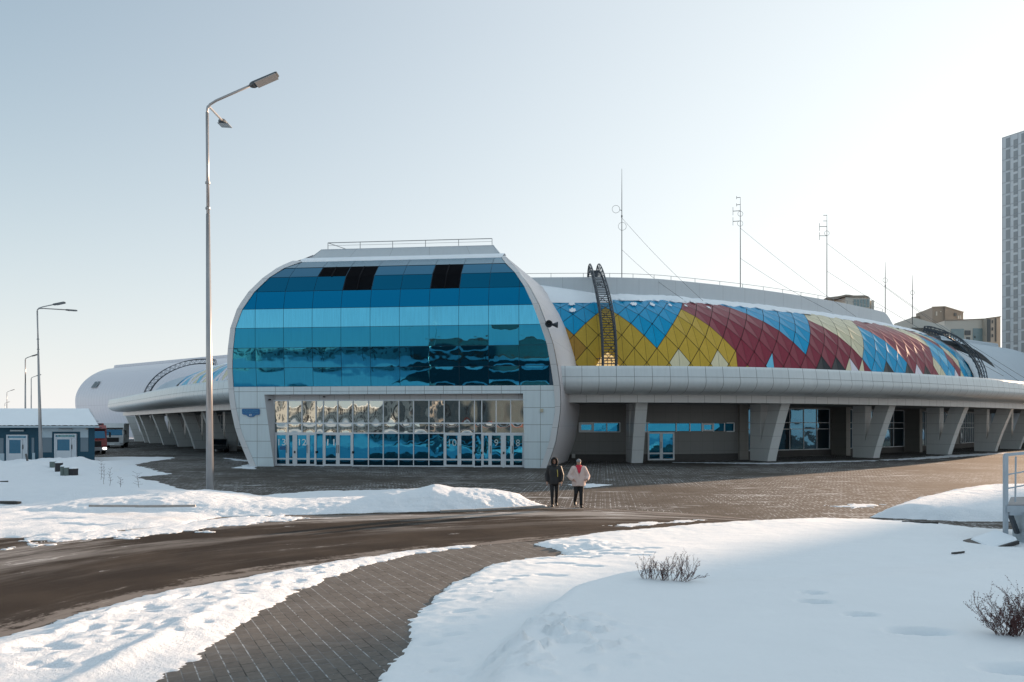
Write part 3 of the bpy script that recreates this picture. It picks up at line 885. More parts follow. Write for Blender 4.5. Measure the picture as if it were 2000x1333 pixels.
for r in (0, 1, 2, 3, 4):
    if r < 2:
        for i in fixed: fr_.bar(fp(bu[i], hz_[r] + (.03 if r == 0 else 0), FP_ + .004), fp(bu[i + 1], hz_[r] + (.03 if r == 0 else 0), FP_ + .004), .065, .09)
    else: fr_.bar(fp(bu[0], hz_[r], FP_ + .004), fp(bu[-1], hz_[r], FP_ + .004), .07, .09)
gw = gl_.build('entrance_glazing', [M_door, M_doorb, M_doork], arena, True)
fr_.build('glazing_frame', M_frame, gw)

def text_mesh(txt, size, parent, mat, origin, name, ext=.004, ux=None, width=None):
    cu = bpy.data.curves.new('t', 'FONT'); cu.body = txt; cu.size = size; cu.extrude = ext; cu.align_x = 'CENTER'
    ob = bpy.data.objects.new('t', cu); COL.objects.link(ob)
    dg = bpy.context.evaluated_depsgraph_get(); me = bpy.data.meshes.new_from_object(ob.evaluated_get(dg))
    COL.objects.unlink(ob); bpy.data.objects.remove(ob)
    V = np.array([v.co[:] for v in me.vertices]); FS = [tuple(p.vertices) for p in me.polygons]
    if len(V) == 0: return None
    w_ = V[:, 0].max() - V[:, 0].min()
    if width: V[:, 0] *= width / w_
    ux = UV_ if ux is None else np.array(ux)
    nx = np.cross(ux, (0, 0, 1))
    W = np.array(origin) + V[:, :1] * ux + V[:, 1:2] * np.array([0, 0, 1]) + V[:, 2:3] * nx
    return mk(name, W, FS, mat, parent)
def door_leaf(x0, x1, num=None, dim=False, hside=0, gx0=None, gx1=None):
    ua_, ub_ = unproj(x0, 880, -REC)[0], unproj(x1, 880, -REC)[0]
    zb, zt = .03, dz - .03
    d = MB(); w_ = .13 if ub_ - ua_ > .7 else .10
    y = FP_ + .01
    d.bar(fp(ua_ + w_ / 2, zb, y), fp(ua_ + w_ / 2, zt, y), w_, .08); d.bar(fp(ub_ - w_ / 2, zb, y), fp(ub_ - w_ / 2, zt, y), w_, .08)
    for z_, h_ in ((zb + .07, .14), (hz_[1], .11), (zt - .06, .12)):
        a = Vector(fp(ua_ + w_, z_, y)); b_ = Vector(fp(ub_ - w_, z_, y)); d.bar(a, b_, .075, h_)
    do = d.build('door', M_frame, arena)
    g_ = MB()
    g_.cur = 1
    pane(g_, ua_ + w_, ub_ - w_, zb + .14, hz_[1] - .05, FP_ - .01, .004)
    g_.cur = 0
    pane(g_, ua_ + w_, ub_ - w_, hz_[1] + .05, zt - .12, FP_ - .01, random.choice((-1, 1)) * .006)
    g_.build('door_glass', [M_doorb, M_doork], do, True)
    if hside:
        uh = ub_ - w_ / 2 if hside > 0 else ua_ + w_ / 2
        h = MB(); zc = 1.25
        h.tube([fp(uh, zc + .26, FP_ + .05), fp(uh, zc + .26, FP_ + .12), fp(uh, zc - .26, FP_ + .12), fp(uh, zc - .26, FP_ + .05)], .02, 6)
        h.build('door_handle', M_steel, do)
    if num:
        uc = (ua_ + ub_) / 2
        text_mesh(num, .66, do, M_whitedim if dim else M_white, fp(uc, 1.50, FP_ + .014), 'door_number', width=(.54 if len(num) > 1 else .26))
    return do
d13 = door_leaf(538, 562.6, '13', hside=1); door_leaf(562.6, 575, hside=0)
door_leaf(577.5, 603, '12', hside=1); door_leaf(603, 617.3)
door_leaf(633, 660.5, '11', hside=1); door_leaf(660.5, 689, hside=-1)
door_leaf(868.5, 897.5, '10', True); door_leaf(897.5, 926.5, hside=-1)
door_leaf(942, 957, hside=0); door_leaf(957, 982, '9', True, hside=-1); door_leaf(985.5, 999.5); door_leaf(999.5, 1024, '8', True, hside=-1)
# small blue notice under the 13
nb = MB(); un = unproj(552.5, 877, -REC)[0]
nb.box(fp(un, 1.30, FP_ + .014), (.40, .012, .26), -TH); nb.build('notice', M_signblue, d13)
text_mesh('13', .01, d13, M_white, fp(un, 1.6, FP_), 'x') if False else None
for x0, x1 in ((536, 538), (575, 577.5), (982, 985.5), (689, 690)):
    pst = MB()
    a_, b_ = unproj(x0, 880, -REC)[0], unproj(x1, 880, -REC)[0]
    pst.box(fp((a_ + b_) / 2, dz / 2, FP_), (b_ - a_ - .004, .10, dz), -TH)
    pst.build('door_post', M_frame, arena)
for x in (577, 619, 690, 927.8, 941, 984):
    lk = MB(); lk.box(fp(unproj(x, 885, -REC)[0], 1.02, FP_ + .075), (.10, .06, .16), -TH, bev=.01); lk.build('door_intercom', M_black, arena)
# address plate
su, sz = unproj(490.5, 807, 0)
ol_ = [(-.62, .30), (.62, .30), (.66, .24), (.66, -.08), (.60, -.13), (.42, -.14), (.30, -.20), (.18, -.28), (-.02, -.30), (-.2, -.26), (-.34, -.15), (-.56, -.12), (-.64, -.06), (-.66, .24)]
am = MB(); n_ = len(ol_)
am.v = [fp(su + a, sz + b_, .015) for a, b_ in ol_] + [fp(su + a, sz + b_, .07) for a, b_ in ol_]
am.f = [tuple(range(n_, 2 * n_))] + [(i, (i + 1) % n_, n_ + (i + 1) % n_, n_ + i) for i in range(n_)]; am.m = [0] * len(am.f)
plate = am.build('address_plate', M_signblue, arena)
text_mesh('РОССИЙСКАЯ ФЕДЕРАЦИЯ', .11, plate, plain('pale_blue_lettering', (.08, .30, .50), .6), fp(su, sz + .15, .073), 'plate_text', width=1.05)
text_mesh('ул. Партизана Железняка', .13, plate, bpy.data.materials['pale_blue_lettering'], fp(su, sz + .0, .073), 'plate_text', width=1.12)
text_mesh('42', .20, plate, M_white, fp(su - .02, sz - .22, .073), 'plate_number')
# little wall lamp and camera
wl = MB(); wl.box(fp(unproj(1058, 802)[0], unproj(1058, 802)[1], .06), (.22, .12, .24), -TH, bev=.02); wl.build('wall_lamp', plain('lamp_beige', (.45, .42, .33), .5), arena)
for x, y in ((527, 781), (633, 775.5)):
    cm = MB(); u_, z_ = unproj(x, y, -.2); cm.box(fp(u_, z_, -.2), (.10, .28, .10), -TH, bev=.02); cm.build('security_camera', M_black, arena)
# loudspeaker horns on the rim
ls = thing('horn_loudspeaker', fp(unproj(1072, 634, 1)[0], unproj(1072, 634, 1)[1], 1.0), 'pair of dark horn loudspeakers high on the right rim of the glass front', 'loudspeaker')
c = np.array(ls.location)
def horn(dirv, L, r0, r1, name='horn'):
    dirv = np.array(dirv) / np.linalg.norm(dirv)
    h = MB(); n_ = 20; pts = [c + dirv * L * k / 8 for k in range(9)]
    h.tube([c - dirv * .25] + pts, [r0 * 1.3] + [r0 + (r1 - r0) * (k / 8) ** 2.0 for k in range(9)], n_, cap=False)
    h.tube([pts[-1], c + dirv * L * .35], [r1 * .97, r0 * 1.1], n_, cap=False)
    h.build(name, M_steel, ls, True)
horn((-.05, -1, -.05), .4, .06, .25); horn((1, -.15, -.08), .6, .05, .22)
lb = MB(); lb.box(tuple(c + np.array([0, .3, -.05])), (.14, .5, .14), 0, bev=.02); lb.build('bracket', M_black, ls)
# ================================================================= CURVED WINGS
class Wing:
    zo = 0.0
    def __init__(s, pts, inward):
        p = resample(pts, 700)
        d = np.concatenate([[0], np.cumsum(np.linalg.norm(np.diff(p, axis=0), axis=1))])
        s.L = d[-1]; n = int(s.L / .1)
        q = np.linspace(0, s.L, n)
        s.p = np.stack([np.interp(q, d, p[:, 0]), np.interp(q, d, p[:, 1])], -1)
        t_ = np.gradient(s.p, axis=0)
        k = np.ones(41) / 41
        t_ = np.stack([np.convolve(np.pad(t_[:, i], 20, 'edge'), k, 'valid') for i in (0, 1)], -1)
        t_ /= np.linalg.norm(t_, axis=1, keepdims=True)
        s.t = t_; s.n = np.stack([-t_[:, 1], t_[:, 0]], -1) * inward; s.q = q
    def at(s, q):
        return np.array([np.interp(q, s.q, s.p[:, i]) for i in (0, 1)]), np.array([np.interp(q, s.q, s.n[:, i]) for i in (0, 1)])
    def P(s, q, o, z):
        p, n = s.at(q); r = p + n * o
        return (float(r[0]), float(r[1]), float(z) + s.zo)
    def s_of_x(s, x, o=0.0):
        """arc position whose offset point appears at photo column x"""
        best = None
        for q in np.arange(0, s.L, .25):
            a = s.P(q, o, 0)
            e = abs(1000 + F * a[0] / a[1] - x)
            if best is None or e < best[0]: best = (e, q)
        return best[1]
right = Wing([(-12, 58.5), (-6, 57.7), (0, 57.35), (5, 57.15), (9.8, 57.2), (15, 57.9), (20.6, 59.7), (31.5, 65.2), (42.2, 72.2), (51.9, 80), (58.6, 86.4), (66, 94), (73, 102), (79, 111)], 1)
left = Wing([(-14, 61), (-20.5, 67), (-27.7, 75), (-34.4, 84), (-41, 93.5), (-48, 103.5), (-55.8, 114.5), (-63.5, 125.5), (-70, 135)], -1)
left.zo = -.27

# ---- canopy, fascia, soffit
can_prof = [(4.4, 6.95), (0, 6.96), (-4.55, 6.98), (-4.6, 7.13), (-5.0, 7.13), (-5.06, 6.9), (-5.15, 6.36), (-5.2, 6.05), (-5.12, 5.78), (-4.9, 5.54), (-4.5, 5.34), (-3.9, 5.22), (-3.1, 5.18), (-2.5, 5.18)]
def canopy(W, s0, s1, cap=None):
    P, U = [], []
    arc = [0]
    for a, b_ in zip(can_prof[:-1], can_prof[1:]): arc.append(arc[-1] + math.dist(a, b_))
    n_ = int((s1 - s0) / .57)
    for k in range(n_ + 1):
        q = s0 + (s1 - s0) * k / n_
        e = 1.0
        if cap: e = min(1, max(.02, math.sqrt(max(0, 1 - max(0, (q - (s1 - cap)) / cap) ** 2))))
        P.append([W.P(q, (o + 2.5) * e - 2.5 if o < -2.5 else o, 6.1 + (z - 6.1) * (.35 + .65 * e)) for o, z in can_prof]); U.append([(q, a) for a in arc])
    P = np.array(P)
    grid('canopy_deck', P[:, :4], M_snow_roof, arena, False, flip=W is right)
    c = grid('canopy', P[:, 3:], M_canopy, arena, True, np.array(U)[:, 3:], flip=W is right)
    seam = MB()   # the joint line running along the canopy
    for k in range(n_): seam.bar(tuple(P[k, 6]), tuple(P[k + 1, 6]), .022)
    seam.build('canopy_joint', M_mull_grey, c)
    Pf, Uf = [], []
    for k in range(n_ + 1):
        q = s0 + (s1 - s0) * k / n_
        Pf.append([W.P(q, -2.6, 5.2), W.P(q, -2.6, 4.62), W.P(q, -2.3, 4.62)]); Uf.append([(q + .4, 0), (q + .4, .58), (q + .4, .9)])
    grid('fascia', Pf, M_fascia, arena, False, Uf, flip=W is right)
    Ps = [[W.P(s0 + (s1 - s0) * k / n_, o, 4.64) for o in (-2.35, 2, 6.5)] for k in range(n_ + 1)]
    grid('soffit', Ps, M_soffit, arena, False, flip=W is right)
M_mull_grey = plain('grey_joint', (.16, .17, .18), .6)
canopy(right, 11.5, right.L)
canopy(left, 3.0, left.L - 14, cap=4)

# ---- forked columns
def column(W, q, z1=4.64):
    def out(o, z, sd): 
        p, n = W.at(q); t_ = np.array([n[1], -n[0]])
        r = p + n * o + t_ * sd * .45
        return (float(r[0]), float(r[1]), float(z) + W.zo)
    no = 10
    outer = [(0 - 1.55 * (z / z1) ** 1.15, z) for z in np.linspace(0, z1, no)]
    zn = 1.3
    notch_o = [(.80 - 1.0 * ((z - zn) / (z1 - zn)) ** 1.1, z) for z in np.linspace(zn, z1, 8)]
    notch_i = [(.80 - .05 * ((z - zn) / (z1 - zn)), z) for z in np.linspace(zn, z1, 8)]
    inner = [(2.0, z1), (2.0, 0)]
    ring = outer + notch_o[::-1] + notch_i[1:] + inner
    n_ = len(ring)
    mb_ = MB()
    mb_.v = [out(o, z, -1) for o, z in ring] + [out(o, z, 1) for o, z in ring]
    mb_.f = [(i, (i + 1) % n_, n_ + (i + 1) % n_, n_ + i) for i in range(n_)]
    # side faces as strips (outer leg, inner leg, foot)
    def strip(a, b_, base):
        pass
    for base, flip in ((0, 1), (n_, 0)):
        oi = list(range(no)); ni = list(range(no + 7, no - 1, -1))   # notch_o indices bottom->top
        zi = [ring[i][1] for i in oi]
        # foot polygon: outer points below notch, notch bottom, inner bottom
        low = [i for i in oi if ring[i][1] <= zn + .01]; up = [i for i in oi if ring[i][1] > zn + .01]
        faces = []
        faces.append(low + [no + 7] + [n_ - 1])                                    # foot, left part
        faces.append([no + 7] + list(range(no + 8, n_ - 2)) + [n_ - 2, n_ - 1])    # inner leg
        faces.append([low[-1]] + up + list(range(no, no + 8)))                     # outer leg
        for f in faces:
            f = [base + i for i in f]
            mb_.f.append(tuple(f if not flip else f[::-1]))
    mb_.m = [0] * len(mb_.f)
    return mb_.build('column', M_colm, arena)
rc = [9.55, 20.6, 31.5, 42.2, 51.9, 58.6]
def s_near(W, x, y): return float(W.q[np.argmin((W.p[:, 0] - x) ** 2 + (W.p[:, 1] - y) ** 2)])
rq = [right.s_of_x(x, 0) for x in (1243, 1505, 1710, 1856, 1946, 1992)]
for q in rq: column(right, q)
lq = [left.s_of_x(x, 0) for x in (424, 371, 331, 286, 266, 258, 243)]
lq = [lq[0]] + [lq[0] + d for d in (10.6, 20.6, 31.0, 42, 46.5, 57)]
for q in lq: column(left, q, 4.64)

# ---- walls under the canopy
def wall_run(W, s0, s1, o, zt=4.66, name='ground_floor_wall', mat=None, z0=.55):
    n_ = max(1, int((s1 - s0) / .5))
    P = [[W.P(s0 + (s1 - s0) * k / n_, o, z) for z in (z0, zt)] for k in range(n_ + 1)]
    U = [[(s0 + (s1 - s0) * k / n_, z) for z in (z0, zt)] for k in range(n_ + 1)]
    w_ = grid(name, P, mat or M_wallg, arena, False, U, flip=W is right)
    P = [[W.P(s0 + (s1 - s0) * k / n_, o - .03, z) for z in (0, z0)] for k in range(n_ + 1)]
    grid('plinth', P, M_plinth, w_, False, flip=W is right)
    return w_
def glazed_bay(W, s0, s1, o, nb, rows=(.62, 2.55, 3.15, 4.45), door=None):
    g_ = MB(); f_ = MB()
    for i in range(nb):
        a = s0 + (s1 - s0) * i / nb; b_ = s0 + (s1 - s0) * (i + 1) / nb
        for r in range(len(rows) - 1):
            amp = random.choice((-1, 1)) * random.uniform(.002, .012)
            K_ = 5; base = len(g_.v)
            for ii in range(K_):
                for jj in range(K_):
                    s_, q = ii / (K_ - 1), jj / (K_ - 1)
                    g_.v.append(W.P(a + .03 + (b_ - a - .06) * q, o - amp * (1 - (2 * q - 1) ** 2) * (1 - (2 * s_ - 1) ** 2), rows[r] + .03 + (rows[r + 1] - rows[r] - .06) * s_))
            for ii in range(K_ - 1):
                for jj in range(K_ - 1):
                    x_ = base + ii * K_ + jj
                    g_.f.append((x_, x_ + 1, x_ + K_ + 1, x_ + K_)); g_.m.append(0)
    for i in range(nb + 1):
        a = s0 + (s1 - s0) * i / nb
        f_.bar(W.P(a, o - .03, rows[0]), W.P(a, o - .03, rows[-1]), .06)
    for z in rows: f_.bar(W.P(s0, o - .032, z), W.P(s1, o - .032, z), .065)
    w_ = g_.build('window_bay', M_dark, arena, True); f_.build('window_frame', M_frame, w_)
    return w_
def slot_window(W, s0, s1, o, z0, z1, cuts, openers=()):
    g_ = MB(); f_ = MB(); m = .05
    c = [s0] + [s0 + (s1 - s0) * k for k in cuts] + [s1]
    for i in range(len(c) - 1):
        p = [W.P(c[i] + m, o - .05, z0 + m), W.P(c[i + 1] - m, o - .05, z0 + m), W.P(c[i + 1] - m, o - .05 - random.uniform(-.02, .02), z1 - m), W.P(c[i] + m, o - .05, z1 - m)]
        g_.quad(*p)
    for q in c: f_.bar(W.P(q, o - .07, z0), W.P(q, o - .07, z1), .09, .08)
    for z in (z0, z1): f_.bar(W.P(s0, o - .072, z), W.P(s1, o - .072, z), .085)
    for i in openers:
        for (q, q2) in ((c[i] + .1, c[i] + .1), (c[i + 1] - .1, c[i + 1] - .1)): f_.bar(W.P(q, o - .09, z0 + .04), W.P(q, o - .09, z1 - .04), .12, .06)
        for z in (z0 + .1, z1 - .1): f_.bar(W.P(c[i] + .1, o - .092, z), W.P(c[i + 1] - .1, o - .092, z), .06, .12)
    w_ = g_.build('slot_window', M_doorb, arena); f_.build('window_frame', M_frame, w_)
def side_doors(W, q0, q1, o, z1):
    for a, b_, hs in ((q0, (q0 + q1) / 2, 1), ((q0 + q1) / 2, q1, -1)):
        d = MB(); w2 = .07
        for q in (a + w2, b_ - w2): d.bar(W.P(q, o - .06, .06), W.P(q, o - .06, z1), .13, .08)
        for z in (.12, .62, z1 - .06): d.bar(W.P(a + .13, o - .06, z), W.P(b_ - .13, o - .06, z), .075, .12)
        do = d.build('door', M_frame, arena)
        g_ = MB()
        for z0_, z1_ in ((.17, .56), (.68, z1 - .12)):
            g_.quad(W.P(a + .13, o - .05, z0_), W.P(b_ - .13, o - .05, z0_), W.P(b_ - .13, o - .06, z1_), W.P(a + .13, o - .05, z1_))
        g_.build('door_glass', M_doorb, do)
        if hs > 0:
            h = MB(); qh = b_ - w2
            h.tube([W.P(qh, o - .1, 1.05), W.P(qh, o - .2, 1.05), W.P(qh, o - .2, 1.55), W.P(qh, o - .1, 1.55)], .02, 6); h.build('door_handle', M_steel, do)
oW = 3.2
sx = lambda x, o: right.s_of_x(x, o)
s_a, s_p1, s_p2 = 13.0, sx(1440, oW), sx(1456, oW)
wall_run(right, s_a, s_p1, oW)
zw = lambda y, x: CH + (H0 - y) * (right.P(sx(x, oW), oW, 0)[1]) / F
slot_window(right, sx(1131, oW), sx(1213, oW), oW, zw(844, 1170), zw(826, 1170), (.34, .67), (0,))
slot_window(right, sx(1249, oW), sx(1434, oW), oW, zw(843.5, 1340), zw(826.5, 1340), (.075, .36, .50, .63, .755, .885), (4,))
side_doors(right, sx(1266, oW), sx(1317, oW), oW, zw(844.5, 1290))
# little post box by the wall
pb_ = MB(); c_ = right.P(sx(1122.5, 3.0), 3.0, .42); pb_.box(c_, (.28, .16, .34), 0, bev=.02)
pb_.build('wall_cabinet', plain('grey_cabinet', (.38, .38, .37), .5), arena)
# pier, then deeper glazed bays and piers
def pier(W, s0, s1, o0, o1, mat=None):
    m_ = MB(); m_.hexa([W.P(s0, o0, 0), W.P(s1, o0, 0), W.P(s1, o1, 0), W.P(s0, o1, 0), W.P(s0, o0, 4.66), W.P(s1, o0, 4.66), W.P(s1, o1, 4.66), W.P(s0, o1, 4.66)])
    m_.build('pier', panel('pier_tiles', (.24, .23, .215), 0, .8, .02, .6, kind='Object', axes=(0, 2), line=.6), arena)
oG = 6.0
pier(right, s_p1, s_p2, oW - .25, oG + .3)
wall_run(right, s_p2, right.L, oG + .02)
xs = [(1459, 1512, 3), (1512, 1618, 4), (1641, 1722, 4), (1722, 1764, 2), (1781, 1862, 4)]
for (a, b_, n_) in xs: glazed_bay(right, sx(a, oG), sx(b_, oG), oG - .03, n_)
q_ = sx(1862, oG)
for k in range(4): glazed_bay(right, q_ + 3 + k * 9, q_ + 10 + k * 9, oG - .03, 6); 
for x in (1628, 1769): pier(right, sx(x, oG) - .35, sx(x, oG) + .35, oG - 1.6, oG)
side_doors(right, sx(1812, oG), sx(1826, oG), oG - .12, 2.5)
wall_run(left, 2.0, left.L - 12, 4.6)
for k in range(6): glazed_bay(left, 8 + 10.4 * k, 15 + 10.4 * k, 4.55, 5)

# ---- faceted, coloured shell
VOK = [(9.5, 14.37), (8.4, 13.86), (7.3, 13.19), (6.3, 12.44), (5.4, 11.55), (4.7, 10.47), (4.2, 9.34), (3.9, 8.13), (3.8, 6.9)]
CB, CY, CR, CC, CD, CW, CO = (.0, .27, .50), (.45, .305, .045), (.20, .030, .050), (.56, .52, .36), (.03, .035, .04), (.62, .60, .66), (.36, .20, .04)
def enamel(name, col):
    m, t, b = new_mat(name)
    v = coords(t)
    st = noise(t, coords(t, 'Object', (4, 4, .4)), 2.2, 5)
    c = mixc(t, math_n(t, 'MULTIPLY', ramp(t, st, .45, .75), .22), col, tuple(min(1, x * 1.5 + .02) for x in col))
    link(t, c, b.inputs['Base Color'])
    b.inputs['Roughness'].default_value = .34; b.inputs['Specular IOR Level'].default_value = .12
    b.inputs['Coat Weight'].default_value = .0; b.inputs['Coat Roughness'].default_value = .08
    return m
MATS = [enamel('enamel_blue', CB), enamel('enamel_yellow', CY), enamel('enamel_maroon', CR), enamel('enamel_cream', CC), enamel('dark_pane', CD), enamel('enamel_white', CW), enamel('enamel_orange', CO),
        enamel('enamel_pale_blue', (.12, .42, .60))]
IB, IY, IR, IC, ID, IW, IO, IP = range(8)
def colour_right(i, k, half):
    a, b_ = i - k, i + k
    if k >= 7:
        sp_ = {(2, 7): IC, (6, 7): IC, (18, 7): ID, (20, 7): ID, (28, 7): ID, (32, 7): ID, (34, 7): IW, (36, 7): ID, (44, 7): IW}
        if (i, k) in sp_: return sp_[(i, k)]
        if (i, k) == (8, 7): return IY if half < 0 else IR
        if (i, k) == (12, 7): return IP if half < 0 else IR
        if (i, k) == (22, 7): return IC if half < 0 else IW
        if (i, k) == (24, 7): return IC if half < 0 else IR
    if i < -6.5 and k >= 5: return IO
    if b_ < -2: return IB
    if b_ < 6: return IB if a > -6 else IY
    if a < 2: return IY
    if a < 10: return IR
    if b_ < 22: return IB
    if a < 18: return IR
    if b_ < 30: return IC
    if a < 26: return IB
    if b_ >= 44: return [IB, IR, IC, IB, IP][int((a // 2) + (b_ // 4)) % 5]
    if a < 32: return IR if b_ < 46 else IB
    if a < 36: return IB if b_ > 44 else IR
    if a < 40: return IC
    if a < 44: return IR
    return [IB, IR, IB, IC][int(a // 3) % 4]
def colour_left(i, k, half):
    if i < 30: return [IB, IP, IR, IC, IB, IW, IY, IR][int((i + k) // 4) % 8] if (i - k) % 8 > 2 else IB
    return [IP, IC, IW, IP, IB, IC][int((i + k) // 3) % 6] if (i - k) % 7 > 1 else IW
def faceted(W, s_i0, step, i0, i1, colf, zscale=1.0, s_end=None):
    def vert(i, k):
        o, z = VOK[max(0, min(8, k))]
        if k < 0: o, z = 10.4, 14.62
        return np.array(W.P(s_i0 + i * step, o, 7 + (z - 7) * zscale))
    mb_ = MB(); back = []
    def tri(a, b_, c, m):
        cen = (a + b_ + c) / 3
        n_ = np.cross(b_ - a, c - a); n_ /= np.linalg.norm(n_)
        out = [tuple(cen + (p - cen) * (1 - .035 / max(.3, np.linalg.norm(p - cen)) * 1.3)) for p in (a, b_, c)]
        mb_.cur = m; base = len(mb_.v); mb_.v += out; mb_.f.append((base, base + 1, base + 2)); mb_.m.append(m)
    flip = W is left
    for i in range(i0, i1 + 1):
        for k in range(0, 9):
            if (i + k) % 2 == 0: continue
            T, B, L, R = vert(i, k - 1), vert(i, k + 1) if k < 8 else vert(i, 8), vert(i - 1, k), vert(i + 1, k)
            if k == 0: T = (L + R) / 2 + np.array([0, 0, .05])
            for h, (x, y, z_) in ((-1, (T, L, B)), (1, (T, B, R))):
                if np.linalg.norm(np.cross(y - x, z_ - x)) < 1e-4: continue
                if flip: x, y = y, x
                tri(x, y, z_, colf(i, k, h))
    sh = mb_.build('faceted_shell', MATS, arena)
    P = []
    for i in range(i0 * 2 - 2, i1 * 2 + 3):
        P.append([W.P(s_i0 + i * step / 2, o + .22, 7 + (z - 7) * zscale - .10) for o, z in VOK])
    grid('shell_joints', P, plain('shell_joint_' + str(i1), (.03, .032, .03), .6), sh, True, flip=not flip)
    return sh
STEP = 1.085
S_I0 = right.s_of_x(1284, 4.2)
s_end_c = s_near(right, 58.2, 86.0)
i1 = int((s_end_c - S_I0) / STEP)
faceted(right, S_I0, STEP, -14, i1, colour_right)
faceted(left, 4.0, STEP, 0, 64, colour_left, .76)
# snow lying on the shell's brow and the ring parapet behind it
def brow(W, s0, s1, zscale=1.0, top=16.8, par=True, zz=False):
    n_ = int((s1 - s0) / .45); P = []
    for k in range(n_ + 1):
        q = s0 + (s1 - s0) * k / n_
        w1 = .35 * (vnoise(np.array([q * .9]), np.array([1.0]), 4)[0] - .3); w2 = .12 * vnoise(np.array([q * 2.3]), np.array([3.0]), 8)[0]
        P.append([W.P(q, o, 7 + (z - 7) * zscale) for o, z in ((8.75 + w1, 14.02 - w1 * .35), (9.1 + w1, 14.30 + w2), (9.9, 14.62 + w2), (11.0, 14.95 + w2), (12.45, 15.22))])
    grid('brow_snow', P, M_snow_roof, arena, True, flip=W is left)
    if par:
        P, U = [], []
        for k in range(n_ + 1):
            q = s0 + (s1 - s0) * k / n_
            zb = 7 + (15.15 - 7) * zscale
            P.append([W.P(q, 12.3, zb), W.P(q, 12.3, top), W.P(q, 12.42, top + .04), W.P(q, 12.7, top - .1)]); U.append([(q, 0), (q, 1.6), (q, 1.7), (q, 2)])
        grid('ring_parapet', P, M_par, arena, False, U, flip=W is left)
        r_ = MB(); m_ = int((s1 - s0) / 3.3)
        pts = [W.P(s0 + (s1 - s0) * k / (m_ * 2), 12.5, top + .42) for k in range(m_ * 2 + 1)]
        r_.tube(pts, .022, 4)
        for k in range(m_ + 1):
            q = s0 + (s1 - s0) * k / m_; r_.bar(W.P(q, 12.5, top), W.P(q, 12.5, top + .42), .04)
        r_.build('ring_railing', M_galv, arena)
        P = [[W.P(s0 + (s1 - s0) * k / n_, o, top - d_) for o, d_ in ((12.6, .05), (20, .3))] for k in range(n_ + 1)]
        grid('roof_membrane', P, M_snow_roof, arena, False, flip=W is left)
S_PEND = s_end_c - 1.5
brow(right, 5.0, s_end_c + .5, par=False)
brow_par = (5.0, S_PEND)
def parapet_only(W, s0, s1, zscale, top):
    n_ = int((s1 - s0) / .6); P, U = [], []
    for k in range(n_ + 1):
        q = s0 + (s1 - s0) * k / n_
        dz_ = 0 if q < s1 - 4 else -1.6 * ((q - s1 + 4) / 4) ** 1.5
        zb = 7 + (15.15 - 7) * zscale
        tz_ = max(zb + .02, top + dz_)
        P.append([W.P(q, 12.3, zb - .1), W.P(q, 12.3, tz_), W.P(q, 12.42, tz_ + .04), W.P(q, 12.9, tz_ - .1), W.P(q, 19, tz_ - .3)]); U.append([(q, 0), (q, 1.6), (q, 1.7), (q, 2), (q, 8)])
    grid('ring_parapet', P, M_par, arena, False, U, flip=W is left)
    r_ = MB(); s1r = s1 - 4; m_ = max(2, int((s1r - s0) / 3.3))
    r_.tube([W.P(s0 + (s1r - s0) * k / (m_ * 2), 12.5, top + .42) for k in range(m_ * 2 + 1)], .022, 4)
    for k in range(m_ + 1):
        q = s0 + (s1r - s0) * k / m_; r_.bar(W.P(q, 12.5, top), W.P(q, 12.5, top + .42), .04)
    r_.build('ring_railing', M_galv, arena)
parapet_only(right, 5.0, S_PEND, 1.0, 16.8)
brow(left, 3, 73, .76, 14.3, par=False)
parapet_only(left, 3, 74, .76, 14.4)
# snow drifted into the corner beside the entrance tube
P = []
for k in range(17):
    q = 9.5 + k * .75; f_ = 1 - k / 16
    P.append([right.P(q, o, z + dz_ * f_) for o, z, dz_ in ((8.2, 13.7, .1), (9.0, 14.2, .5), (10.3, 14.7, 1.0), (11.6, 15.0, 1.5), (12.4, 15.15, 1.6))])
grid('drifted_snow', P, M_snow_roof, arena, True)
# patches of snow stuck to the upper panes
random.seed(3)
for i, k, s_ in [(-7, 2, .5), (-7, 3, .45), (-2, 1, .5), (0, 1, .6), (-1, 2, .55), (1, 2, .45), (2, 1, .5), (3, 2, .35), (4, 1, .5), (5, 2, .3), (7, 1, .45), (9, 1, .45), (8, 2, .3), (11, 1, .4), (13, 1, .4), (15, 1, .4), (-9, 3, .6), (-10, 2, .6), (6, 1, .25), (17, 1, .4), (19, 1, .35)]:
    o_, z_ = VOK[k]; o1, z1 = VOK[k - 1] if k else VOK[0]
    om, zm = (o_ * .5 + o1 * .5), (z_ * .5 + z1 * .5)
    dirv = np.array([o1 - o_, z1 - z_]); dirv /= np.linalg.norm(dirv); nrm = np.array([-dirv[1], dirv[0]])
    if nrm[0] > 0: nrm = -nrm
    vs = []; n_ = 18
    for j in range(n_):
        a = 2 * math.pi * j / n_; r_ = s_ * random.uniform(.55, 1.05)
        du, dv = math.cos(a) * r_ * .75, math.sin(a) * r_
        vs.append(right.P(S_I0 + i * STEP + du, om + dirv[0] * dv + nrm[0] * .10, zm + dirv[1] * dv + nrm[1] * .10))
    cen = right.P(S_I0 + i * STEP, om + nrm[0] * .17, zm + nrm[1] * .17)
    mk('snow_patch', vs + [cen], [(j, (j + 1) % n_, n_) for j in range(n_)], M_snow_roof, arena, True)

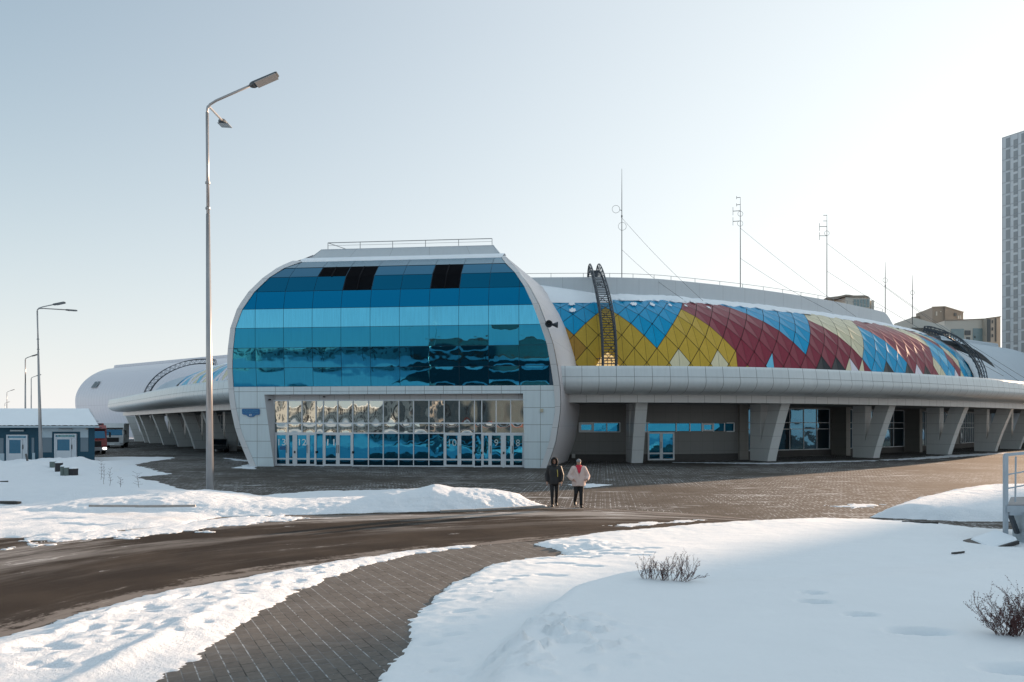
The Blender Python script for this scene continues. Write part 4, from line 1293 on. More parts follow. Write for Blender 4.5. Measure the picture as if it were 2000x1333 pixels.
# ---- plain shells beyond the coloured part
M_shell = panel('far_shell_cladding', (.44, .51, .57), 3.2, 0, .05, .8, kind='UV', line=.8, tone=.04)
def plain_shell(W, s0, s1, zs_, fall=0.0):
    n_ = int((s1 - s0) / .6); P, U = [], []
    prof = [(3.6, 6.9), (3.7, 8.1), (4.0, 9.3), (4.5, 10.5), (5.3, 11.6), (6.3, 12.5), (7.6, 13.3), (9.2, 14.0), (11, 14.5), (14, 15.0), (19, 15.3)]
    for k in range(n_ + 1):
        q = s0 + (s1 - s0) * k / n_
        P.append([W.P(q, o, 7 + (z - 7) * (zs_ - fall * k / n_)) for o, z in prof]); U.append([(q, z) for o, z in prof])
    grid('plain_shell', P, M_shell, arena, True, U, flip=W is left)
plain_shell(right, s_end_c, right.L, .93, .10)
plain_shell(left, 73, left.L, .74)

# ---- arched roof stairs (truss on each side, treads between)
stair_prof = [(3.0, 7.0), (2.9, 8.3), (3.15, 9.6), (3.75, 10.9), (4.7, 12.15), (5.9, 13.3), (7.3, 14.5), (8.8, 15.6), (10.3, 16.6), (11.8, 17.3), (12.9, 17.35), (13.4, 16.7)]
def roof_stair(W, q0, width, zsc=1.0, both=True, dep=.62, treads=True, prof=None, drop=0):
    pr = np.array(prof or stair_prof); pr[:, 1] = 7 + (pr[:, 1] - 7) * zsc
    P_ = resample(pr, 40)
    tn = np.gradient(P_, axis=0); tn /= np.linalg.norm(tn, axis=1, keepdims=True)
    nm = np.stack([-tn[:, 1], tn[:, 0]], -1)
    Q = P_ + nm * dep
    root = None
    sides = (-1, 1) if both else (0,)
    st = MB()
    for sd_ in sides:
        q = q0 + sd_ * width / 2
        st.tube([W.P(q, *p) for p in P_], .075, 6); st.tube([W.P(q, *p) for p in Q], .06, 6)
        for k in range(0, 39, 1):
            a, b_ = (P_[k], Q[k + 1]) if k % 2 else (Q[k], P_[k + 1])
            st.bar(W.P(q, *a), W.P(q, *b_), .045)
        if sd_: 
            e = P_[0]; st.bar(W.P(q, *Q[-1]), W.P(q, Q[-1][0] + .2, Q[-1][1] - 1.0), .06)
    root = st.build('roof_stair', M_steel, arena)
    if treads:
        tr = MB(); M_ = 62; PP_ = resample(pr, M_)
        for k in range(1, M_ - 3):
            o_, z_ = PP_[k]
            a, b_ = W.P(q0 - width / 2, o_, z_), W.P(q0 + width / 2, o_, z_)
            tr.bar(a, b_, .16, .05)
        # cross bracing under the flight
        for k in range(4, M_ - 10, 8):
            (o1, z1), (o2, z2) = PP_[k], PP_[k + 5]
            tr.bar(W.P(q0 - width / 2, o1 + .1, z1 - .05), W.P(q0 + width / 2, o2 + .1, z2 - .05), .04)
            tr.bar(W.P(q0 + width / 2, o1 + .1, z1 - .05), W.P(q0 - width / 2, o2 + .1, z2 - .05), .04)
        tr.build('stair_tread', M_steel, root)
    return root
roof_stair(right, right.s_of_x(1188, 3.0), 1.15)
roof_stair(right, s_end_c - .6, 1.2, 1.0, True, .5, True, [(3.1, 7), (3.0, 8.3), (3.25, 9.6), (3.85, 10.9), (4.8, 12.15), (5.9, 13.2), (7.2, 14.0), (8.3, 14.5), (9.0, 14.6)])
lprof = [(2.2, 7.0), (2.3, 8.2), (2.9, 9.6), (3.9, 10.9), (5.2, 12.0), (6.8, 12.9), (8.6, 13.6), (10.5, 14.0), (12.3, 14.1), (13.4, 14.0)]
roof_stair(left, left.s_of_x(262, 0), 1.2, 1.04, True, .8, False, lprof)
# lit window behind the flight of steps
lw = MB(); qs = right.s_of_x(1188, 3.75)
M_lit = plain('warm_lit_interior', (1.0, .62, .25), .6, var=.8, scale=4, emit=.3)
cx_ = [(-1.05, 7.75), (-.55, 8.55), (0, 8.9), (.55, 8.55), (1.05, 7.75), (.8, 7.2), (-.8, 7.2)]
lw.add([right.P(qs + a, 3.68, z) for a, z in cx_], [tuple(range(7))])
lwo = lw.build('lit_window', M_lit, arena)
fb_ = MB()
for a in (-.7, -.35, 0, .35, .7): fb_.bar(right.P(qs + a, 3.62, 7.2), right.P(qs + a, 3.62, 8.5), .05)
for z in (7.6, 8.0, 8.4): fb_.bar(right.P(qs - .95, 3.615, z), right.P(qs + .95, 3.615, z), .05)
fb_.build('window_bars', M_steel, lwo)

# ---- far hall on the left
hall_prof = [(2.6, 0), (1.6, 2), (.8, 4), (.2, 6), (0, 8), (.2, 9.6), (.9, 11.2), (2.0, 12.7), (3.5, 14.0), (5.2, 15.0), (7.0, 15.7), (8.4, 16.0), (8.6, 16.6), (9.6, 16.7), (16, 16.9)]
A_ = np.array([-97.5, 165.0]); dv_ = np.array([21.6, -15.6]); dv_ /= np.linalg.norm(dv_); nv_ = np.array([-dv_[1], dv_[0]])
hp = resample(hall_prof, 46)
P, U = [], []
for k in range(61):
    q = k * 1.25
    arc = 0; row = []; ur = []; prev = None
    for o, z in hp:
        r_ = A_ + dv_ * q + nv_ * o
        if prev is not None: arc += math.dist(prev, (o, z))
        prev = (o, z)
        row.append((r_[0], r_[1], max(z, 0))); ur.append((q, arc + 1))
    P.append(row); U.append(ur)
hall = grid('hall_shell', P, M_seam, arena, True, U, flip=True)
# its twin beyond the right wing
A2 = np.array([87.5, 118.6]); d2 = np.array([-.82, -.57]); d2 /= np.linalg.norm(d2); n2 = np.array([d2[1], -d2[0]])
P2, U2 = [], []
for k in range(17):
    q = k * 1.25; P2.append([(*(A2 + d2 * q + n2 * o), max(z, 0) * 1.0) for o, z in hp]); U2.append([(q, z + 1) for o, z in hp])
grid('hall_shell', P2, M_shell, arena, True, U2)
mk('hall_end', P2[0] + [(*(A2 + n2 * 30), 16.9), (*(A2 + n2 * 30), 0)], [tuple(range(len(hp) + 2))], M_shell, arena)
endp = P[0]; mk('hall_end', endp + [(A_[0] + nv_[0] * 30, A_[1] + nv_[1] * 30, 0), (A_[0] + nv_[0] * 30, A_[1] + nv_[1] * 30, 16.9)], [tuple(range(len(endp))) + (len(endp) + 1, len(endp))], M_seam, arena)
for (q, za, zb) in ((6.2, 10.9, 12.3),):
    for dq in (0, 1.35):
        v_ = MB(); pts = []
        for z in (za, zb):
            o_ = float(np.interp(z, [p[1] for p in hall_prof], [p[0] for p in hall_prof])) - .30
            for dd in (0, 1.1):
                r_ = A_ + dv_ * (q + dq + dd) + nv_ * o_; pts.append((r_[0], r_[1], z))
        v_.quad(pts[0], pts[1], pts[3], pts[2]); v_.build('skylight', plain('skylight_glass_%d' % int(dq), (.10, .12, .13), .2), arena)
# ================================================================= OTHER THINGS
M_pole = plain('pole_galvanised', (.36, .35, .35), .33, .65, var=.15, scale=2)
M_lampbody = plain('lamp_housing', (.075, .085, .095), .45, .3)
M_lens = plain('lamp_lens', (.25, .26, .27), .25)
def lamp_head(mb_, a, d, L, w_, th):
    """flat LED head starting at a along unit direction d"""
    d = Vector(d).normalized(); x = d.cross(Vector((0, 0, 1))).normalized(); n = x.cross(d).normalized()
    a = Vector(a)
    prof = [(0, .12, .5), (.05, .30, .9), (.12, .5, 1), (.95, .5, .8), (1.0, .46, .45)]
    rings = []
    for f_, hw, ht in prof:
        c_ = a + d * L * f_
        rings.append([c_ + x * (hw * w_) * sx_ + n * (th * ht * sz_) for sx_, sz_ in ((-1, -.5), (1, -.5), (1, .1), (.55, .5), (-.55, .5), (-1, .1))])
    mb_.loft(rings)
    return x, n
def street_lamp(base, H, arms, r0, r1, label, group=None, lean=0.0, collar=True, name='street_lamp'):
    t_ = thing(name, base, label, 'street lamp', group)
    B = Vector(base)
    m_ = MB()
    top = B + Vector((lean, 0, H)); 
    m_.tube([B, B + Vector((lean * .33, 0, H * .33)), B + Vector((lean * .72, 0, H * .72))], [r0, r0 * .8, r1 * 1.25], 14)
    m_.tube([B + Vector((lean * .72, 0, H * .72)), B + Vector((lean * .98, 0, H * .98))], r1, 12)
    po = m_.build('pole', M_pole, t_, True)
    cl = MB()
    if collar:
        for f_ in (.735, .80): 
            c_ = B + Vector((lean * f_, 0, H * f_)); cl.tube([c_ - Vector((0, 0, .04)), c_ + Vector((0, 0, .04))], r1 * 1.6, 10)
        cl.build('collar', M_galv, po)
    for (dx, dy, dz, hl) in arms:
        d = Vector((dx, dy, dz)); L = d.length; d.normalize()
        start = B + Vector((lean * .97, 0, H * .97))
        bend = [start, start + Vector((0, 0, H * .018)), start + Vector((0, 0, H * .027)) + d * .12, start + Vector((0, 0, H * .03)) + d * .4]
        tip = start + Vector((0, 0, H * .03)) + d * (L - hl)
        a_ = MB(); a_.tube(bend + [tip], r1 * .8, 10); ao = a_.build('arm', M_pole, t_, True)
        h_ = MB(); x, n = lamp_head(h_, tip - d * .1, d, hl, .28 * hl, .13 * hl); ho = h_.build('lamp_head', M_lampbody, t_)
        g_ = MB(); c_ = tip + d * hl * .5; s_ = hl * .36; w_ = .2 * hl
        q = [c_ - d * s_ - x * w_, c_ + d * s_ - x * w_, c_ + d * s_ + x * w_, c_ - d * s_ + x * w_]
        g_.hexa([tuple(p - n * (.066 * hl + .012)) for p in q] + [tuple(p - n * .055 * hl) for p in q]); g_.build('lamp_lens', M_lens, ho)
    return t_
street_lamp((-12.25, 30, .1), 15.9, [(2.95, 0, 1.30, 1.25), (-.55, 3.6, .55, 1.15)], .15, .062, 'tall two-armed lamp post rising from the snow bank before the glass entrance', lean=-.12)
street_lamp((-34.4, 54, .1), 11.4, [(2.1, 0, .45, .9), (1.7, 2.2, .15, .8)], .13, .05, 'grey lamp post with two arms in front of the teal service building', lean=-.28)
GRP = 'slim lamp posts far behind the service building'
for (x, yb, D, lb, arms) in [(49.5, 700, 93, 'single arm lamp post rising just left of the front lamp, behind the snowy roof', [(1.7, 0, .55, .9)]),
                         (61, 738, 132, 'shorter thin lamp post between the two nearer posts behind the snowy roof', [(1.8, 0, .6, .9)]),
                         (13.5, 766, 189, 'tiny distant lamp post above the left end of the snowy roof', [(2.0, 0, .7, 1)]),
                         (9.5, 788, 262, 'farthest and lowest lamp post, barely clearing the snowy roof', [(1.8, 0, .6, 1)])]:
    Z = CH + (H0 - yb) * D / F
    street_lamp(((x - 1000) * D / F, D, 0), Z, arms, .13, .055 + D * .0001, lb, GRP, collar=False)

# ---------------------------------------------------------------- service building
KD = 57.3; KS = F / KD
def K(x, y, d=0.0):  # point on the front wall
    D = KD + d; return ((x - 1000) * KD / F, D, CH + (H0 - y) * KD / F)
M_teal = plain('teal_render', (.012, .060, .095), .8, var=.12, scale=1.2, bmp=.1)
M_pale = plain('pale_render', (.42, .50, .55), .8, var=.06)
M_midg = plain('grey_render', (.16, .205, .24), .8, var=.06)
M_pvc = plain('white_plastic_door', (.55, .58, .62), .45, var=.05)
kb = thing('service_building', (-46, 60, 0), 'low teal and grey service building with snow covered roof at far left', 'building')
xr = K(185, 0)[0]; xl = -60.0; zt = 2.95
SK = -.60   # the plan is skewed: the end wall runs away to the left
m_ = MB(); m_.hexa([(xl, KD, 0), (xr, KD, 0), (xr + 7 * SK, KD + 7, 0), (xl + 7 * SK, KD + 7, 0), (xl, KD, zt), (xr, KD, zt), (xr + 7 * SK, KD + 7, zt), (xl + 7 * SK, KD + 7, zt)]); m_.build('wall', M_teal, kb)
def patch(x0, y0, x1, y1, mat, name='painted_panel', e=.02):
    a, b_ = K(x0, y0), K(x1, y1); q = MB(); q.box(((a[0] + b_[0]) / 2, KD - e / 2, (a[2] + b_[2]) / 2), (b_[0] - a[0], e, a[2] - b_[2])); return q.build(name, mat, kb)
patch(81, 834.5, 102, 855, M_pale); patch(102, 834.5, 157, 843.5, M_pale); patch(157, 834.5, 172.5, 855, M_pale)
patch(82, 855, 101.5, 884, M_midg); patch(157.5, 855, 172.5, 882.5, M_midg)
patch(-20, 856, 7, 886, M_midg); patch(-20, 886, 8.5, 905, M_pale); patch(62, 855.5, 67, 885, M_midg); patch(63, 885, 68.5, 905, M_pale)
for (x0, x1, yt, gx0, gx1, gy0, gy1, dm) in ((14, 55, 849.5, 19, 41.5, 859.5, 886, 0), (107.5, 150.5, 847.5, 112.5, 137, 858.5, 880.5, 1)):
    a, b_ = K(x0, yt), K(x1, 905)
    d = MB()
    w_ = .10
    zt_, zb_ = a[2], 0.1
    for xx in (a[0] + w_ / 2, b_[0] - w_ / 2): d.box((xx, KD - .05, (zt_ + zb_) / 2), (w_, .12, zt_ - zb_))
    tr = K(0, yt + 7.5)[2]
    for zz, hh in ((zt_ - w_ / 2, w_), (tr, .08)): d.box(((a[0] + b_[0]) / 2, KD - .05, zz), (b_[0] - a[0] - 2 * w_, .118, hh))
    xm = K(gx1 + 3, 0)[0]
    g0, g1 = K(gx0, gy0), K(gx1, gy1)
    # leaf built round its glass
    lx0, lx1 = a[0] + w_, xm
    d.box(((lx0 + lx1) / 2, KD - .04, (g1[2] + zb_) / 2), (lx1 - lx0, .06, g1[2] - zb_)); d.box(((lx0 + g0[0]) / 2, KD - .04, (g0[2] + g1[2]) / 2), (g0[0] - lx0, .06, g0[2] - g1[2]))
    d.box(((g1[0] + lx1) / 2, KD - .04, (g0[2] + g1[2]) / 2), (lx1 - g1[0], .06, g0[2] - g1[2])); d.box(((lx0 + lx1) / 2, KD - .04, (g0[2] + tr - .04) / 2), (lx1 - lx0, .06, tr - .04 - g0[2]))
    d.box(((lx1 + b_[0] - w_) / 2 + .01, KD - .03, (tr - .04 + zb_) / 2), (b_[0] - w_ - lx1 - .03, .06, tr - .04 - zb_))
    do = d.build('door', M_pvc, kb)
    g_ = MB(); g_.box(((g0[0] + g1[0]) / 2, KD - .03, (g0[2] + g1[2]) / 2), (g1[0] - g0[0] + .02, .03, g0[2] - g1[2] + .02)); g_.box(((a[0] + b_[0]) / 2, KD - .03, (zt_ - w_ + tr) / 2), (b_[0] - a[0] - .16, .03, zt_ - w_ - tr)); g_.build('door_glass', M_dark, do)
    h_ = MB(); xh = xm + .06; h_.box((xh, KD - .09, 1.25), (.04, .05, .34)); h_.build('door_handle', M_black, do)
    l_ = MB(); cx_l = (a[0] + b_[0]) / 2; l_.box((cx_l, KD - .07, K(0, yt - 8)[2]), (1.05, .10, .12), bev=.02); l_.build('sign_lamp', plain('unlit_tube_lamp_%d' % dm, (.36, .40, .42), .5), kb)
# roof: hipped snow slab over dark sheet with ribs at the eave
ey0 = KD - .55; ze = K(0, 833)[2]; rd = KD + 3.6; zr = CH + (H0 - 800.5) * rd / F
exr = (193 - 1000) * ey0 / F; rx = (173.5 - 1000) * rd / F
rm = MB()
rm.v = [(xl, ey0, ze), (exr, ey0, ze), (exr + 8.1 * SK, KD + 7.6, ze), (xl + 8.1 * SK, KD + 7.6, ze), (xl, rd, zr), (rx, rd, zr)]
rm.f = [(0, 1, 5, 4), (1, 2, 5), (2, 3, 4, 5), (3, 0, 4)]; rm.m = [0] * 4
rf = rm.build('roof', M_black, kb)
sn = []
nxs = 160
for j in range(9):
    f_ = j / 8
    row = []
    for i in range(nxs + 1):
        q = i / nxs
        x0_ = xl; x1_ = exr + (rx - exr) * f_ - .04
        x = x0_ + (x1_ - x0_) * q
        y = ey0 + .03 + (rd - ey0) * f_
        z = ze + (zr - ze) * f_ + .10 + .02 * math.sin(x * 3) * (1 - f_)
        if j == 0: y -= .0; z = ze + .055 + .03 * (math.sin(x * 2 * math.pi / .42) > -.2)
        row.append((x, y, z))
    sn.append(row)
grid('roof_snow', sn, M_snow_roof, rf, True)
mk('roof_snow_hip', [(exr - .03, ey0 + .05, ze + .1), (exr + 8.1 * SK, KD + 7.5, ze + .1), (rx, rd, zr + .13)], [(0, 1, 2)], M_snow_roof, rf)
gt = MB(); gt.tube([(xl, ey0 - .05, ze - .05), (exr + .03, ey0 - .05, ze - .05)], .06, 8); gt.build('gutter', M_pale, kb)
fs = MB(); fs.box(((xl + exr) / 2, (ey0 + KD) / 2, ze - .10), (exr - xl - .1, .5, .05)); fs.build('eave_board', M_teal, kb)
cmx = K(171, 838); cb_ = MB(); cb_.box((cmx[0], KD - .1, cmx[2]), (.1, .2, .1)); cb_.build('security_camera', plain('cream_plastic', (.5, .48, .4), .5), kb)
# leaning stake by its door
sk = MB(); a = G(57, 911, .15); sk.bar((a[0], a[1], 0), PX(50.5, 887, a[1] + .2), .09)
tag(sk.build('wooden_stake', plain('grey_wood', (.10, .10, .10), .8)), 'thin dark stake leaning in the snow by the left door', 'stake')

# concrete planters / litter bins in a loose row
M_bing = plain('green_grey_concrete', (.13, .165, .155), .85, var=.15, scale=4, bmp=.2)
M_bind = plain('dark_bin_plastic', (.018, .018, .022), .6, var=.2)
def bin_(x0, x1, yt, yb, mat, label, rib):
    D = CH * F / (yb - H0) * .985
    a = ((x0 - 1000) * D / F, D, 0); b_ = ((x1 - 1000) * D / F)
    w_ = b_ - a[0]; zt_ = CH + (H0 - yt) * D / F
    t_ = thing('litter_bin', ((a[0] + b_) / 2, D, 0), label, 'litter bin', 'squat bins standing in the snow before the service building')
    X, Y = t_.location[0], t_.location[1]
    m_ = MB(); n_ = 12
    def oct_(r, z): return [(X + r * math.cos(2 * math.pi * (k + .5) / 8), Y + r * math.sin(2 * math.pi * (k + .5) / 8), z) for k in range(8)]
    r = w_ / 2 * 1.06
    m_.loft([oct_(r * .9, 0), oct_(r, .06), oct_(r, zt_ - .10), oct_(r * 1.04, zt_ - .06), oct_(r * 1.04, zt_ - .02), oct_(r * .8, zt_ - .02), oct_(r * .75, zt_ - .25)], cap=True)
    m_.build('bin_body', mat, t_)
    s_ = MB(); rr = [(r * 1.02, zt_ - .03), (r * .98, zt_ + .02), (r * .6, zt_ + .06), (r * .1, zt_ + .075)]
    s_.loft([oct_(a_, z) for a_, z in rr]); s_.build('snow_cap', M_snow_roof, t_, True)
bin_(98, 108.5, 901.5, 920, M_bing, 'green grey bin at the back left end of the bin row', True)
bin_(108.5, 121.5, 904, 925, M_bind, 'black bin beside the back green one, under a cap of snow', False)
bin_(118.5, 126.5, 911, 931.5, M_bing, 'narrow green grey bin in the middle of the bin row', True)
bin_(125.5, 134.5, 913, 931.5, M_bing, 'green grey bin left of the frontmost black bin', True)
bin_(135, 151, 915, 931, M_bind, 'wide black bin with a flat snow top at the front right of the row', False)

# ---------------------------------------------------------------- lorries
M_tyre = plain('rubber', (.012, .012, .012), .85)
def lorry(base, rz, body_col, label, fire=False, name='lorry'):
    t_ = thing(name, (0, 0, 0), label, 'fire engine' if fire else 'lorry')
    m = plain(('fire_red' if fire else 'lorry_white'), body_col, .35, var=.1, coat=.4)
    c_ = MB()   # cab faces -Y
    W_, Hh = 2.5, (2.9 if fire else 3.05)
    y0 = 0
    prof = [(0, .55), (-.05, .9), (-.02, 1.45), (.10, 1.55), (.30, 2.35), (.45, 2.6), (.9, Hh), (2.1, Hh), (2.1, .55)]
    n_ = len(prof)
    c_.v = [(-W_ / 2, y, z) for y, z in prof] + [(W_ / 2, y, z) for y, z in prof]
    c_.f = [tuple(range(n_)), tuple(range(2 * n_ - 1, n_ - 1, -1))] + [(i, n_ + i, n_ + (i + 1) % n_, (i + 1) % n_) for i in range(n_)]; c_.m = [0] * len(c_.f)
    cab = c_.build('cab', m, t_)
    b_ = MB(); b_.box((0, 5.2, 1.85), (2.5, 5.8, 2.5), bev=.06); b_.build('load_body', m, t_)
    g_ = MB(); g_.quad((-1.12, .115, 1.62), (1.12, .115, 1.62), (1.05, .29, 2.32), (-1.05, .29, 2.32))
    for v in range(4): g_.v[v] = (g_.v[v][0], g_.v[v][1] - .03, g_.v[v][2])
    g_.build('windscreen', M_dark, cab)
    s_ = MB(); s_.box((0, .25, 2.5), (2.3, .5, .08)); s_.build('sun_visor', M_black, cab)
    gr = MB(); gr.box((0, -.07, 1.05), (1.5, .06, .55), bev=.02)
    for k in range(3): gr.box((0, -.11, .9 + k * .16), (1.4, .03, .03))
    gr.build('grille', M_black, cab)
    bp = MB(); bp.box((0, -.12, .55), (2.5, .28, .36), bev=.05); bpo = bp.build('bumper', plain('bumper_grey', (.3, .3, .31), .5) if fire else m, t_)
    for s__ in (-1, 1):
        l_ = MB(); l_.box((s__ * 1.02, -.28, .60), (.32, .04, .20), bev=.02)
        l_.build('headlight', plain('lit_headlamp', (1, .93, .85), .3, emit=2.5) if fire else plain('headlamp', (.35, .36, .37), .2), bpo)
        mi = MB(); mi.bar((s__ * 1.25, .2, 2.2), (s__ * 1.5, -.05, 2.2), .04); mi.box((s__ * 1.5, -.08, 1.95), (.16, .1, .5), bev=.02); mi.build('mirror', M_black, cab)
        for yy in (1.1, 5.4, 6.6):
            w2 = MB(); r = .5
            w2.tube([(s__ * 1.22 - s__ * .3, yy, r), (s__ * 1.22, yy, r)], r, 20); w2.build('wheel', M_tyre, t_)
    if not fire:
        p_ = MB(); p_.box((0, -.275, .50), (.55, .01, .12)); p_.build('number_plate', M_white, bpo)
    else:
        q = MB(); q.box((0, .3, 3.0), (1.6, .3, .16), bev=.03); q.build('light_bar', M_steel, cab)
        q = MB(); q.box((0, 5.2, 3.2), (1.2, 6.2, .1)); 
        for k in range(6): q.box((0, 2.6 + k, 3.3), (1.6, .05, .05))
        q.build('ladder_rack', M_galv, t_)
    t_.location = base; t_.rotation_euler = (0, 0, rz)
    return t_
lorry(G(219, 876), 0.40, (.52, .54, .55), 'white lorry facing the camera beside the forked columns', False)
lorry(((181 - 1000) * 73 / F, 73, 0), 0.62, (.22, .012, .015), 'red fire engine half hidden behind the teal service building', True, 'fire_engine')
# small stall half hidden behind the tall lamp post
tb = thing('parked_car', (0, 0, 0), 'dark parked car half hidden behind the lamp post under the left canopy', 'car')
c_ = MB(); pf_ = [(-2.1, .35), (-2.15, .75), (-1.4, .92), (-.8, 1.4), (.7, 1.45), (1.4, .98), (2.1, .85), (2.1, .35)]
n_ = len(pf_); c_.v = [(-.85, y, z) for y, z in pf_] + [(.85, y, z) for y, z in pf_]
c_.f = [tuple(range(n_)), tuple(range(2 * n_ - 1, n_ - 1, -1))] + [(i, n_ + i, n_ + (i + 1) % n_, (i + 1) % n_) for i in range(n_)]; c_.m = [0] * len(c_.f)
c_.build('car_body', plain('dark_car_paint', (.02, .025, .03), .25, coat=.6), tb)
g_ = MB(); g_.quad((-.75, -1.36, .97), (.75, -1.36, .97), (.68, -.84, 1.38), (-.68, -.84, 1.38)); g_.build('windscreen', M_dark, tb)
for sx_ in (-1, 1):
    for yy in (-1.3, 1.3): w2 = MB(); w2.tube([(sx_ * .65, yy, .32), (sx_ * .88, yy, .32)], .32, 16); w2.build('wheel', M_tyre, tb)
tb.location = ((424 - 1000) * 79 / F, 79.5, 0); tb.rotation_euler = (0, 0, .3)

# ---------------------------------------------------------------- antenna masts on the roof
M_mast = plain('mast_steel', (.10, .10, .10), .6, .3)
def mast(x, yb, yt, D, label, kind, wires=()):
    D = D + 2
    X = (x - 1000) * D / F; zb = CH + (H0 - yb) * D / F - .4; zt_ = CH + (H0 - yt) * D / F; H_ = zt_ - zb
    t_ = thing('antenna_mast', (X, D, zb), label, 'antenna', 'thin antenna masts standing on the arena roof')
    m_ = MB(); sc_ = D / 75
    m_.tube([(X, D, zb), (X, D, zb + H_ * .45), (X, D, zb + H_ * .78), (X, D, zt_)], [.045 * sc_, .042 * sc_, .032 * sc_, .015 * sc_], 6)
    po = m_.build('mast_pole', M_mast, t_)
    e = MB()
    def ring(cx, cz, r, rt=.017):
        e.tube([(cx + r * math.cos(a), D, cz + r * math.sin(a)) for a in np.linspace(0, 2 * math.pi, 25)], rt * sc_, 5, cap=False)
    z_ = lambda y: CH + (H0 - y) * D / F
    if kind == 0:
        ring(X + .05, z_(442.5), .42); ring(X - .62, z_(409), .40, .018); e.bar((X, D, z_(412)), (X - .25, D, z_(410)), .05)
        e.box((X, D, z_(423)), (.14, .1, .22))
    if kind == 1:
        for y in (386, 400): e.bar((X, D, z_(y)), (X - .42, D, z_(y) - .03), .05); e.bar((X - .42, D, z_(y) - .2), (X - .42, D, z_(y) + .14), .035)
        for y in (412, 432): e.bar((X, D, z_(y)), (X - .8, D, z_(y) - .05), .055); e.bar((X - .82, D, z_(y) - .5), (X - .82, D, z_(y) + .4), .035)
        ring(X, z_(418), .28); ring(X - .02, z_(437), .30)
    if kind == 2:
        for y in (421, 432): e.bar((X, D, z_(y)), (X - .42, D, z_(y)), .05)
        for y in (443, 461): e.bar((X, D, z_(y)), (X - .85, D, z_(y)), .055); e.bar((X - .87, D, z_(y) - .5), (X - .87, D, z_(y) + .4), .035)
        ring(X, z_(456), .28)
    if kind == 3: ring(X, z_(yb - (yb - yt) * .62), .3); e.box((X, D, z_(yb - (yb - yt) * .5)), (.1, .1, .3))
    e.build('antenna_array', M_mast, t_)
    for (z0, tx, ty, tD) in wires:
        w_ = MB(); a = Vector((X, D, z_(z0))); b_ = Vector(PX(tx, ty, tD)); pts = [a.lerp(b_, k / 10) - Vector((0, 0, .25 * math.sin(math.pi * k / 10))) for k in range(11)]
        w_.tube(pts, .012 + .00008 * D, 4); w_.build('guy_wire', M_mast, t_)
mast(1214.5, 546, 330, 76, 'tallest mast with two loops, standing right of the roof stair', 0, ((426, 1373, 588, 66), (488, 1334, 585, 66)))
mast(1446, 558, 386, 80, 'second mast with side rods above the maroon facets', 1, ((446, 1672, 619, 76), (505, 1624, 609, 74)))
mast(1615, 580, 420, 85, 'third mast with side rods above the striped facets', 2, ((476, 1990, 745, 66), (530, 1960, 735, 66)))
mast(1729, 606, 512, 93, 'faint mast right of the three with side rods', 3, ((560, 2000, 738, 70),))
mast(1782, 628, 538, 102, 'farthest faint mast near the end of the roof parapet', 3)

# ---------------------------------------------------------------- towers and blocks behind
M_tA = plain('tower_panel', (.52, .57, .61), .5, var=.05, scale=.3)
M_tB = plain('tower_window', (.26, .29, .31), .25, var=.2, scale=.2)
tw = thing('tower_block', (123, 186, 0), 'very tall grey tower with rows of dark windows at the right edge', 'tower')
O = np.array([(1957 - 1000) * 186 / F, 186.0]); dA = np.array([.46, -.888]); dA /= np.linalg.norm(dA); dB = np.array([-dA[1], dA[0]])
Ht = CH + (H0 - 270) * 186 / F
def TP(a, b_, z): r = O + dA * a + dB * b_; return (float(r[0]), float(r[1]), z)
wa, wb = 24.0, 22.0
m_ = MB(); m_.hexa([TP(0, 0, 0), TP(wa, 0, 0), TP(wa, wb, 0), TP(0, wb, 0), TP(0, 0, Ht), TP(wa, 0, Ht), TP(wa, wb, Ht), TP(0, wb, Ht)]); m_.build('wall', M_tA, tw)
fl = 2.86; nf = int(Ht / fl)
for c in range(5):
    wd = MB()
    for f_ in range(nf):
        z = Ht - (f_ + 1) * fl + .1 - (.9 if c % 2 else 0); a = .95 + c * 1.8
        wd.hexa([TP(a, -.04, z), TP(a + .95, -.04, z), TP(a + .95, .02, z), TP(a, .02, z), TP(a, -.04, z + 2.25), TP(a + .95, -.04, z + 2.25), TP(a + .95, .02, z + 2.25), TP(a, .02, z + 2.25)])
    wo_ = wd.build('window_column', M_tB, tw); tag(wo_, kind='stuff')
jn = MB()
for f_ in range(nf + 1):
    z = Ht - f_ * fl; jn.bar(TP(0, -.03, z), TP(wa, -.03, z), .09, .10)
for c in range(7): jn.bar(TP(.55 + c * 1.8 - .4, -.03, 0), TP(.55 + c * 1.8 - .4, -.03, Ht), .05)
jn.build('facade_joints', plain('tower_joint', (.30, .34, .38), .6), tw)
